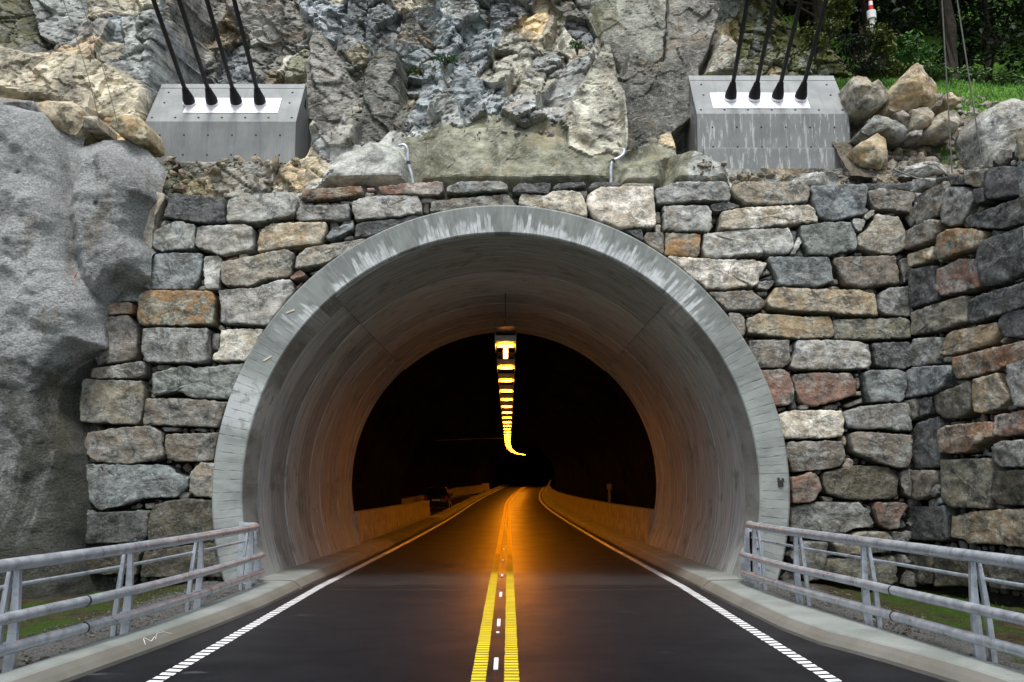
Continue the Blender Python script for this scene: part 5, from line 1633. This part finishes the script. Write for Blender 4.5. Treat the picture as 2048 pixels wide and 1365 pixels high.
# ------------------------------------------------------------------ cable anchor blocks
def anchor_block(x0, x1, zf, zt, lean, tops, label, lime, zbot, plinth, recess_side, labels):
    YF_ = 17.2
    slope = (zt - zf) / .70
    root = empty('anchor_block', ((x0 + x1) / 2, YF_, zbot)); loc = Vector(root.location); tag(root, label, 'anchor block')
    def sub(m): m.v = [tuple(Vector(v) - loc) for v in m.v]; return m
    sec = [(YF_, zbot), (YF_, zf), (YF_ + .70, zt), (YF_ + .84, zt - .01), (19.0, zbot + .05), (19.0, zbot - .5), (YF_, zbot - .5)]
    xl = lambda z, s: (x0 - .03 * (z - zf)) if s < 0 else (x1 + .0 * (z - zf))
    m = MB(); n = len(sec)
    m.add([(x0, y, z) for y, z in sec] + [(x1, y, z) for y, z in sec], [(i, (i + 1) % n, n + (i + 1) % n, n + i) for i in range(n)] + [tuple(range(n)), tuple(n + i for i in reversed(range(n)))])
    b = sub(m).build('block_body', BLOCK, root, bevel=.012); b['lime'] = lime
    # flat dark face painted as the shade of the gable recess
    s = recess_side; xx = x1 if s > 0 else x0
    m = MB(); yc = YF_ + .72; m.add([(xx + s * .004, yc - .10, zt - .52), (xx + s * .004, yc + .12, zt - .52), (xx + s * .004, yc + .06, zt - .30), (xx + s * .004, yc - .02, zt - .30)], [(0, 1, 2, 3)])
    sub(m).build('gable_recess', DARKCORE, root)
    if plinth:
        m = MB(); m.box(x0 + .1, x1 + .15, YF_ - .1, YF_ + .3, zbot - .9, zf - .73); p = sub(m).build('plinth', BLOCK, root, bevel=.012); p['lime'] = lime
    # frame of the sloping face: origin at front edge
    e = Vector((0, .70, zt - zf)).normalized(); nrm = Vector((0, -(zt - zf), .70)).normalized()
    def fp(x, t, h=0): return Vector((x, YF_, zf)) + e * t + nrm * h
    # stainless plate in two strips
    px0, px1, t0, t1 = tops
    for a, b_ in ((t0, t0 + (t1 - t0) * .47), (t0 + (t1 - t0) * .475, t1)):
        m = MB(); vs = [fp(px0, a, .003), fp(px1, a, .003), fp(px1, b_, .003), fp(px0, b_, .003), fp(px0, a, .014), fp(px1, a, .014), fp(px1, b_, .014), fp(px0, b_, .014)]
        m.add([tuple(v) for v in vs], [(0, 1, 2, 3), (4, 5, 6, 7), (0, 1, 5, 4), (1, 2, 6, 5), (2, 3, 7, 6), (3, 0, 4, 7)])
        sub(m).build('steel_plate', STAINLESS, root, bevel=.003)
    # formwork joint and tie holes
    m = MB()
    for q in [(x0 + .1 + (x1 - x0 - .2) * k / 6, tt) for k in range(7) for tt in (.12,)] + [(x0 + .22, .62), (x1 - .22, .62), (x0 + .22, .98), (x1 - .22, .98)]:
        c = fp(q[0], q[1], .0); m.tube([c, c + nrm * .006], .022, 8)
    for k in range(6):
        for zz in (zf - .28, zf - .68):
            c = Vector((x0 + .3 + (x1 - x0 - .6) * k / 5, YF_, zz)); m.tube([c, c + Vector((0, -.004, 0))], .018, 8)
    sub(m).build('tie_holes', DARKCORE, root)['kind'] = 'stuff'
    m = MB(); vs = [fp(x0 + .01, 1.12, .002), fp(x1 - .01, 1.12, .002), fp(x1 - .01, 1.13, .006), fp(x0 + .01, 1.13, .006)]
    m.add([tuple(v) for v in vs], [(0, 1, 2, 3)]); sub(m).build('formwork_seam', DARKMETAL, root)
    return fp, nrm, (t0 + t1) / 2, t0, t1
CABLE = BLACKP
def cables(fp, nrm, tm, xs, dirs, where):
    ords = ['leftmost', 'second from left', 'third from left', 'rightmost']
    for i, (x, d) in enumerate(zip(xs, dirs)):
        base = fp(x, tm, .014); d = Vector(d).normalized()
        root = empty('suspension_cable', tuple(base)); tag(root, '%s of the four black cables rising from the %s anchor block' % (ords[i], where), 'cable', 'suspension cables fixed to the anchor blocks')
        m = MB(); L = 26
        m.tube([d * .30, d * L], .042, 12); m.build('sheath', CABLE, root, smooth=True)
        m = MB(); m.tube([d * .035, d * .06, d * .12, d * .30, d * .34, d * .36], .1, 20, radii=[.115, .118, .112, .066, .062, .05]); m.build('rubber_boot', CABLE, root, smooth=True)
        m = MB(); m.tube([(0, 0, 0) , d * .04], .13, 20); m.build('collar', STAINLESS, root, autosm=True)
fp, nrm, tm, t0, t1 = anchor_block(-6.95, -4.02, 8.67, 9.75, 0, (-6.28, -4.42, .27, .77), 'left concrete anchor block with a bright steel plate and four black cables', .12, 7.75, False, 1, None)
dl = (-.07, -1.86, 1.13)
cables(fp, nrm, tm + .06, [-6.21, -5.76, -5.28, -4.81], [(-.06, -1.95, 1.16), (-.05, -1.95, 1.16), (-.03, -1.95, 1.16), (-.01, -1.95, 1.16)], 'left')
fp, nrm, tm, t0, t1 = anchor_block(3.79, 6.77, 8.845, 9.95, 0, (4.14, 6.05, .16, .68), 'right concrete anchor block with lime streaks, steel plate and four cables', .95, 7.55, True, -1, None)
cables(fp, nrm, tm + .06, [4.52, 4.99, 5.45, 5.91], [(-.02, -1.6, 1.2), (.0, -1.6, 1.2), (.02, -1.6, 1.2), (.03, -1.6, 1.2)], 'right')

# ------------------------------------------------------------------ small pipes, hoses and wires
for pts, lab in (([(-1.87, 16.0, 7.74), (-1.76, 15.98, 7.74), (-1.70, 15.97, 7.64), (-1.68, 15.96, 7.4), (-1.6, 15.95, 7.1), (-1.585, 15.95, 6.85)], 'bent grey pipe coming out above the wall, left of the middle'),
                 ([(2.2, 16.0, 7.68), (2.19, 15.98, 7.58), (2.1, 15.97, 7.5), (2.0, 15.96, 7.44), (1.955, 15.95, 7.3), (1.95, 15.95, 6.85)], 'bent grey pipe coming out above the wall, right of the middle')):
    def sm(p, k=6):
        p = [Vector(q) for q in p]; out = []
        for i in range(len(p) - 1):
            a = p[max(i - 1, 0)]; b = p[i]; c = p[i + 1]; d = p[min(i + 2, len(p) - 1)]
            for j in range(k):
                t = j / k; out.append(.5 * ((2 * b) + (c - a) * t + (2 * a - 5 * b + 4 * c - d) * t * t + (3 * b - a - 3 * c + d) * t ** 3))
        return out + [p[-1]]
    root = empty('drain_pipe', pts[-1]); tag(root, lab, 'pipe', 'drain pipes above the arch')
    m = MB(); m.tube([q - Vector(pts[-1]) for q in sm(pts)], .028, 8); m.build('pipe_run', GALV, root, smooth=True)
    m = MB(); p3 = Vector(pts[3]) - Vector(pts[-1]); m.tube([p3 + Vector((-.0, 0, -.03)), p3 + Vector((0, 0, .03))], .036, 8); m.build('coupling', DARKMETAL, root)
WIREM = mat_simple('steel_wire', (.16, .17, .15), .5, metal=.5, bump=0)
for (a, b, r_, lab) in (((-8.02, 15.6, 10.6), (-7.2, 15.8, 8.12), .007, 'left of the two thin wires hanging down the rock at the upper left'),
                        ((-7.7, 15.6, 10.6), (-6.85, 15.8, 7.98), .007, 'right of the two thin wires hanging down the rock at the upper left')):
    m = MB(); A = Vector(a); B = Vector(b); pts = [A.lerp(B, t) + Vector((.05 * math.sin(t * 3), 0, -.0)) - B for t in [k / 8 for k in range(9)]]
    o = m.__class__(); o.tube(pts, r_, 5); o = o.build('hanging_wire', WIREM, loc=b); tag(o, lab, 'wire', 'thin wires hanging down the rock at the upper left')
for (pa, pb, lab) in (((7.95, 15.6, 10.5), (7.98, 15.75, 7.15), 'left of the two taut ropes rising at the upper right'), ((8.0, 15.2, 10.35), (8.25, 15.2, 6.95), 'right of the two taut ropes rising at the upper right')):
    m = MB(); A = Vector(pa); B = Vector(pb); d = (A - B) * 1.6
    m.tube([(0, 0, 0), d], .012, 6); o = m.build('rope', mat_simple('pale_rope', (.11, .12, .10), .7, bump=0) if 'pale_rope' not in bpy.data.materials else bpy.data.materials['pale_rope'], loc=pb); tag(o, lab, 'rope', 'taut ropes at the upper right')
# loose reinforcing rods on the rubble at the right corner
m = MB(); m.tube([(0, 0, 0), (.35, .1, .22), (.62, .3, .3)], .012, 5); m.tube([(0, 0, 0), (.3, -.1, -.18), (.55, -.2, -.3)], .014, 5)
o = m.build('bent_rod', WIREM, loc=(7.05, 15.95, 7.28)); tag(o, 'bent steel rod lying on the stones at the top of the wall corner', 'rod')
m = MB(); m.tube([(0, 0, 0), (-.12, .1, .2), (-.3, .2, .26)], .012, 5)
o = m.build('bent_rod', WIREM, loc=(7.75, 15.5, 7.05)); tag(o, 'short bent rod right of the longer one on the wing wall top', 'rod')

# thin red cord marking hanging beside the left wall edge
m = MB(); m.tube([Vector(q) for q in [(-7.18, 15.35, 5.25), (-7.3, 15.3, 4.95), (-7.45, 15.25, 4.5), (-7.6, 15.2, 4.2), (-7.68, 15.2, 3.9)]], .008, 5)
o = m.build('red_cord', mat_simple('red_cord', (.5, .03, .05), .6, bump=0)); tag(o, 'thin red cord hanging in the dark gap left of the stone wall', 'cord')

# marker pole on the outcrop
root = empty('marker_pole', (8.3, 19.5, 11.68)); tag(root, 'red and white striped marker pole standing on the mossy outcrop at the top right', 'marker pole')
red = mat_simple('red_paint', (.5, .02, .02), .5, bump=0)
zz = 0
for h, r_, mt in ((.35, .055, WHITE_P), (.18, .1, WHITE_P), (.13, .05, red), (.1, .045, WHITE_P), (.07, .04, red), (.06, .035, WHITE_P)):
    m = MB(); m.tube([(-.02 * zz, 0, zz), (-.02 * (zz + h), 0, zz + h)], r_, 12); m.build('pole_band', mt, root, autosm=True); zz += h

# ------------------------------------------------------------------ guard rails
def catmull(pts, k=8):
    p = [Vector(q) for q in pts]; out = []
    for i in range(len(p) - 1):
        a = p[max(i - 1, 0)]; b = p[i]; c = p[i + 1]; d = p[min(i + 2, len(p) - 1)]
        for j in range(k):
            t = j / k; out.append(.5 * ((2 * b) + (c - a) * t + (2 * a - 5 * b + 4 * c - d) * t * t + (3 * b - a - 3 * c + d) * t ** 3))
    return out + [p[-1]]
def guard_rail(side, posts, label, tops, mids, lows, rods):
    root = empty('guard_rail', (side * posts[0][0], posts[0][1], 0)); loc = Vector(root.location); tag(root, label, 'guard rail', 'guard rails either side of the tunnel mouth')
    def sub(m): m.v = [tuple(Vector(v) - loc) for v in m.v]; return m
    def rail(name, pts, r_, joints=()):
        c = catmull([(side * x, y, z) for x, y, z in pts])
        m = MB(); m.tube(c, r_, 20); o = sub(m).build(name, GALV, root, autosm=True)
        for j in joints:
            p = min(c, key=lambda q: abs(q.y - j)); i = c.index(p); d = (c[min(i + 1, len(c) - 1)] - c[max(i - 1, 0)]).normalized()
            m = MB(); m.tube([p - d * .012, p + d * .012], r_ + .004, 20); sub(m).build('joint_sleeve', DARKMETAL, o).matrix_parent_inverse = Matrix()
        return o
    rail('top_tube', tops, .058); rail('middle_tube', mids, .050, (8.4 + (1.8 if side > 0 else 1.0),)); rail('lower_tube', lows, .050, (8.4 + (1.8 if side > 0 else 1.0),)); rail('thin_rod', rods, .019)
    for (x, y) in posts:
        if y > 14.4: rail_in = .0
        # two curved blades side by side: a broad one towards the road, a slim one behind it
        d = Vector((side, -.10, 0)).normalized(); t = Vector((.10 * side, 1, 0)).normalized()
        for (c0, cm, c1, w0, w1) in ((-.035, -.075, -.055, .092, .045), (.075, .07, -.005, .055, .04)):
            m = MB(); vs = []; K = 10
            for k in range(K + 1):
                u = k / K; z = .02 + u * 1.02
                c = c0 * (1 - u) ** 2 + 2 * cm * u * (1 - u) + c1 * u * u; w = w0 + (w1 - w0) * u ** 1.6
                for a, b_ in ((-w / 2, -.035), (w / 2, -.035), (w / 2, .035), (-w / 2, .035)):
                    vs.append(tuple(Vector((side * x, y, z)) + d * (c + a) + t * b_))
            fs = []
            for k in range(K):
                for j in range(4):
                    j2 = (j + 1) % 4; fs.append((k * 4 + j, k * 4 + j2, (k + 1) * 4 + j2, (k + 1) * 4 + j))
            fs += [(0, 1, 2, 3), (K * 4 + 3, K * 4 + 2, K * 4 + 1, K * 4)]
            m.add(vs, fs); sub(m).build('post_blade', GALV, root, bevel=.008, autosm=True)
        m = MB(); m.box(-.03, .03, -.06, .06, .0, .05, at=(side * x, y, 0)); m.box(-.12, .12, -.09, .09, .0, .02, at=(side * (x + .02), y, .04)); sub(m).build('base_plate', GALV, root)
        for z in (.6, .335):
            m = MB(); m.box(-.06, .03, -.03, .03, -.03, .03, at=(side * (x - .05), y, z)); sub(m).build('rail_bracket', GALV, root)
    # end plates bolted to the collar
    m = MB(); m.box(4.04, 4.30, 15.47, 15.498, .22, 1.08) if side > 0 else m.box(-4.30, -4.04, 15.47, 15.498, .22, 1.08)
    pl = sub(m).build('wall_plate', GALV, root, bevel=.004)
    m = MB()
    for z in (.92, .66, .35): m.tube([(side * 4.20, 15.472, z), (side * 4.20, 15.45, z)], .018, 8)
    sub(m).build('bolts', DARKMETAL, pl)
    m = MB(); m.add([(side * x, y, z) for y in (15.10, 15.13) for x, z in ((3.88, .20), (4.06, .20), (4.06, 1.0), (3.92, 1.0), (3.88, .70), (3.82, .62), (3.82, .28))], [tuple(range(7)), tuple(range(13, 6, -1))] + [(k, (k + 1) % 7, 7 + (k + 1) % 7, 7 + k) for k in range(7)])
    sub(m).build('end_gusset', GALV, root, bevel=.004)
    m = MB(); m.box(side * 4.0 - .02, side * 4.0 + .02, 15.1, 15.5, .3, .95); sub(m).build('end_arm', GALV, root)
PR = [(3.97, 14.54), (4.08, 12.81), (4.31, 10.99), (4.56, 8.94), (4.80, 6.9), (4.95, 4.9)]
PL = [(3.90, 14.57), (3.95, 12.35), (4.08, 10.39), (4.33, 8.51), (4.56, 6.5), (4.7, 4.5)]
def line(posts, off, z, zn, end):
    pts = [(x + off, y, z) for x, y in posts]
    return [(x, y, zz) for x, y, zz in end] + pts + [(posts[-1][0] + off + .1, posts[-1][1] - 3, z), (posts[-1][0] + off + .15, -6, z)]
guard_rail(1, PR, 'galvanised tube guard rail at the right, ending at the tunnel mouth', line(PR, -.07, 1.075, 0, [(3.97, 14.98, 1.075)]),
           line(PR, -.14, .605, 0, [(3.85, 15.02, .60)]), line(PR, -.14, .335, 0, [(3.85, 15.02, .33)]), line(PR, .05, .86, 0, [(4.02, 15.2, .86)]))
guard_rail(-1, PL, 'galvanised tube guard rail at the left, ending at the tunnel mouth', line(PL, -.07, 1.045, 0, [(3.95, 14.98, 1.05)]),
           line(PL, -.14, .60, 0, [(3.78, 15.0, .60)]), line(PL, -.14, .34, 0, [(3.77, 15.0, .34)]), line(PL, .05, .84, 0, [(4.02, 15.2, .84)]))

# ------------------------------------------------------------------ vegetation
def leaf_cloud(points, n, size, rng, droop=.3, aspect=2.2):
    vs = []; fs = []
    for _ in range(n):
        c, rad = rng.choice(points)
        d = Vector((rng.gauss(0, 1), rng.gauss(0, 1), rng.gauss(0, 1))); d.normalize()
        p = Vector(c) + Vector((d.x * rad[0], d.y * rad[1], d.z * rad[2])) * (rng.random() ** .45)
        s = size * rng.uniform(.6, 1.35)
        ax = Vector((rng.gauss(0, 1), rng.gauss(0, 1), rng.gauss(0, .6))).normalized()
        up_ = (Vector((0, 0, 1)) + Vector((rng.gauss(0, .7), rng.gauss(0, .7), rng.gauss(0, .4)))).normalized()
        w = ax.cross(up_).normalized()
        b = len(vs)
        vs += [tuple(p), tuple(p + ax * s * .5 + w * s / aspect * .5), tuple(p + ax * s - Vector((0, 0, droop * s * .4))), tuple(p + ax * s * .5 - w * s / aspect * .5)]
        fs.append((b, b + 1, b + 2, b + 3))
    return vs, fs
LEAF_D = mat_leaf('dark_forest_leaves', (.004, .009, .003), (.013, .026, .008))
LEAF_B = mat_leaf('bright_shrub_leaves', (.03, .09, .02), (.075, .18, .035))
LEAF_O = mat_leaf('olive_shrub_leaves', (.05, .075, .015), (.13, .15, .035))
LEAF_F = mat_leaf('fern_leaves', (.05, .10, .03), (.12, .2, .06))
BARK = mat_simple('dark_bark', (.035, .028, .022), .9, nscale=6, var=.4, bump=.6, bscale=14, bdist=.03)
GRASS = mat_leaf('grass_blades', (.06, .17, .02), (.15, .31, .05), .7)
GRASSO = mat_leaf('dry_grass_blades', (.10, .11, .03), (.20, .17, .05), .7)

def tree(seed, h):
    rng = random.Random(seed); root = empty('forest_tree')
    m = MB(); pts = [Vector((0, 0, -.5))]; r0 = h * .018
    lean = Vector((rng.uniform(-.04, .04), rng.uniform(-.04, .04), 0))
    for k in range(1, 9): pts.append(Vector((0, 0, h * k / 8)) + lean * (h * k / 8) + Vector((rng.uniform(-.05, .05), rng.uniform(-.05, .05), 0)))
    m.tube(pts, r0, 8, radii=[r0 * (1.2 - k / 8) + .015 for k in range(9)])
    cl = []
    for k in range(34):
        z = h * (.16 + .8 * rng.random()); a = rng.random() * 6.28
        L = h * .20 * (1.15 - z / h) * rng.uniform(.6, 1.2) + .35
        b = Vector((0, 0, z)) + lean * z; e = b + Vector((math.cos(a) * L, math.sin(a) * L, L * rng.uniform(-.1, .35)))
        m.tube([b, b.lerp(e, .5) + Vector((0, 0, .1)), e], .03, 5, radii=[.045, .03, .01])
        cl.append((tuple(e), (.75, .75, .38))); cl.append((tuple(b.lerp(e, .65)), (.6, .6, .35)))
    m.build('trunk', BARK, root)
    vs, fs = leaf_cloud(cl, 5200, .20, rng)
    link('crown', mesh_from(vs, fs, LEAF_D), root)
    return root, list(root.children)
protos = [tree(s, h) for s, h in ((1, 9.0), (2, 7.5), (3, 10.5), (4, 6.5))]
rng = random.Random(8)
TP = [(8.6, 23.5), (10.3, 24.5), (12.2, 23.8), (14.0, 25.2), (15.8, 24.4), (9.4, 27), (11.4, 27.8), (13.4, 28.5), (15.8, 28.4), (18, 27.5), (7.6, 26), (10.2, 31.5), (13, 32.5), (16, 32), (19, 31.5), (8, 34), (17.5, 36), (21, 34), (12.4, 36.5), (22, 29)]
TL = ['leafy dark tree at the top right, rising behind the marker pole', 'dark tree behind the bright green shrub at the top right', 'dark forest tree behind the two ropes', 'dark forest tree just right of the ropes', 'dark tree at the far right edge of the forest front']
used = set()
for i, (x, y) in enumerate(TP):
    r0_, kids = protos[i % 4]
    if (i % 4) not in used: r = r0_; used.add(i % 4)
    else:
        r = r0_.copy(); COL.objects.link(r)
        for ch in kids: c = ch.copy(); COL.objects.link(c); c.parent = r
    r.location = (x, y, float(hill_z(np.array(float(x)), np.array(float(y)))) - .2)
    r.rotation_euler = (0, 0, rng.random() * 6.28); s = rng.uniform(.9, 1.15); r.scale = (s, s, s)
    tag(r, TL[i] if i < 5 else 'dark tree deep in the shaded forest above the grassy bank', 'tree', 'trees of the dark forest at the top right' )

def bush(name, loc, rx, rz, n, size, mat, label, seed, stems=7, cat='bush'):
    rng = random.Random(seed); root = empty(name, loc); m = MB(); cl = []
    for k in range(stems):
        a = rng.random() * 6.28; e = Vector((math.cos(a) * rx * rng.uniform(.2, .8), math.sin(a) * rx * .7 * rng.uniform(.2, .8), rz * rng.uniform(.55, 1.0)))
        m.tube([(0, 0, -.1), e * .5 + Vector((0, 0, .08)), e], .012, 5, radii=[.018, .012, .004])
        cl.append((tuple(e), (rx * .38, rx * .38, rz * .26))); cl.append((tuple(e * .6), (rx * .4, rx * .4, rz * .25)))
    m.build('stems', BARK, root)
    vs, fs = leaf_cloud(cl, n, size, rng); link('foliage', mesh_from(vs, fs, mat), root)
    tag(root, label, cat)
hz = lambda x, y: float(hill_z(np.array(float(x)), np.array(float(y))))
bush('shrub', (9.55, 20.7, hz(9.55, 20.7)), .85, 1.15, 2600, .11, LEAF_B, 'bright green leafy shrub in front of the dark forest', 1)
bush('shrub', (8.75, 20.3, hz(8.75, 20.3) - .1), .6, .7, 1500, .09, LEAF_O, 'pale olive shrub between the mossy outcrop and the bright green shrub', 2)
bush('shrub', (8.5, 19.5, 11.0), .5, .75, 1300, .10, LEAF_O, 'feathery yellow-green bush just right of the marker pole', 3)
bush('shrub', (7.7, 19.9, 12.1), .6, .8, 1900, .09, LEAF_O, 'yellow-green bush on the outcrop left of the marker pole', 4)
bush('shrub', (6.9, 19.3, 11.1), .5, .5, 1200, .07, LEAF_O, 'low mossy bush on the rock behind the right cables', 5)
bush('shrub', (7.9, 19.2, 10.4), .55, .5, 1200, .07, LEAF_D, 'dark low bush at the foot of the mossy outcrop', 6)
bush('shrub', (7.25, 19.25, 11.5), .5, .4, 1500, .06, LEAF_O, 'mossy green growth on the outcrop between the right cables and the marker pole', 21)
bush('shrub', (7.75, 19.3, 11.0), .5, .4, 1300, .06, LEAF_D, 'dark ground-hugging bush below the marker pole', 22)
bush('shrub', (6.2, 19.2, 12.3), .45, .3, 1200, .05, LEAF_O, 'yellowish moss and heather on the rock behind the top of the right cables', 23)
bush('fern', (9.9, 19.9, hz(9.9, 19.9)), .55, .42, 1100, .08, LEAF_F, 'pale ferns at the foot of the bright green shrub', 7, cat='fern')
bush('fern', (10.9, 20.4, hz(10.9, 20.4)), .6, .45, 900, .09, LEAF_F, 'ferns along the forest edge behind the ropes', 8, cat='fern')
bush('fern', (12.0, 20.6, hz(12, 20.6)), .6, .45, 900, .09, LEAF_F, 'ferns along the forest edge at the far right', 9, cat='fern')
bush('plant', (1.5, 17.55, 10.32), .22, .18, 350, .05, LEAF_B, 'small green plant above the pale rocks in the middle of the cliff', 10, 4, 'plant')
bush('plant', (-1.55, 17.5, 9.75), .45, .16, 600, .05, LEAF_O, 'yellow-green grass tuft on the ledge left of the cliff mound', 11, 6, 'plant')
bush('plant', (-1.15, 17.6, 10.05), .3, .16, 420, .05, LEAF_B, 'bright green tuft on the slope of the cliff mound', 12, 5, 'plant')

def blades(name, fn, n, h0, h1, mat, seed, label, cat='grass'):
    rng = random.Random(seed); vs = []; fs = []
    for _ in range(n):
        p = fn(rng)
        if p is None: continue
        h = rng.uniform(h0, h1); a = rng.random() * 6.28; w = h * .06 + .002
        d = Vector((math.cos(a), math.sin(a), 0)); t = Vector((-d.y, d.x, 0)); p = Vector(p); b = len(vs); ln = rng.uniform(.1, .7) * h
        vs += [tuple(p - t * w), tuple(p + t * w), tuple(p + d * ln * .4 + t * w * .7 + Vector((0, 0, h * .6))), tuple(p + d * ln + Vector((0, 0, h)))]
        fs += [(b, b + 1, b + 2), (b, b + 2, b + 3)]
    tag(link(name, mesh_from(vs, fs, mat)), label, cat, kind='stuff')
def gspot(rng):
    x = rng.uniform(7.0, 14); y = rng.uniform(18.2, 21.5)
    g = float(sstep(18.1, 19.0, np.array(y + .35 * min(x - 9, 1.5) + .8 * float(fbm(np.array(x * .8), np.array(y * .8), 3, 92)))))
    return (x, y, hz(x, y) - .01) if rng.random() < g else None
blades('grass', gspot, 26000, .04, .13, GRASS, 1, 'bright green grass covering the bank below the forest')
blades('grass', lambda r: (lambda x, y: (x, y, hz(x, y)))(r.gauss(8.75, .22), r.gauss(16.9, .12)), 1500, .04, .12, GRASS, 2, 'tuft of bright grass around a small grey rock on the right slope')
def vs_(rng):
    s = rng.choice((-1, 1)); x = rng.uniform(4.9, 8.0); y = rng.uniform(7, 15.6)
    if float(fbm(np.array(x * 1.1 * s), np.array(y * 1.1), 3, 7)) < .02: return None
    return (s * x, y, .09 - .16 * float(sstep(4.6, 6.2, np.array(x))))
blades('grass', vs_, 9000, .015, .06, mat_leaf('verge_grass', (.03, .07, .01), (.08, .15, .02), .8), 3, 'thin moss and grass on the ground at the foot of the walls')
def outc(rng):
    x = rng.uniform(5.2, 8.3); z = rng.uniform(9.9, 13.0)
    if z > 13.0 - 1.3 * (x - 7.0): return None
    return (x, 0, z)
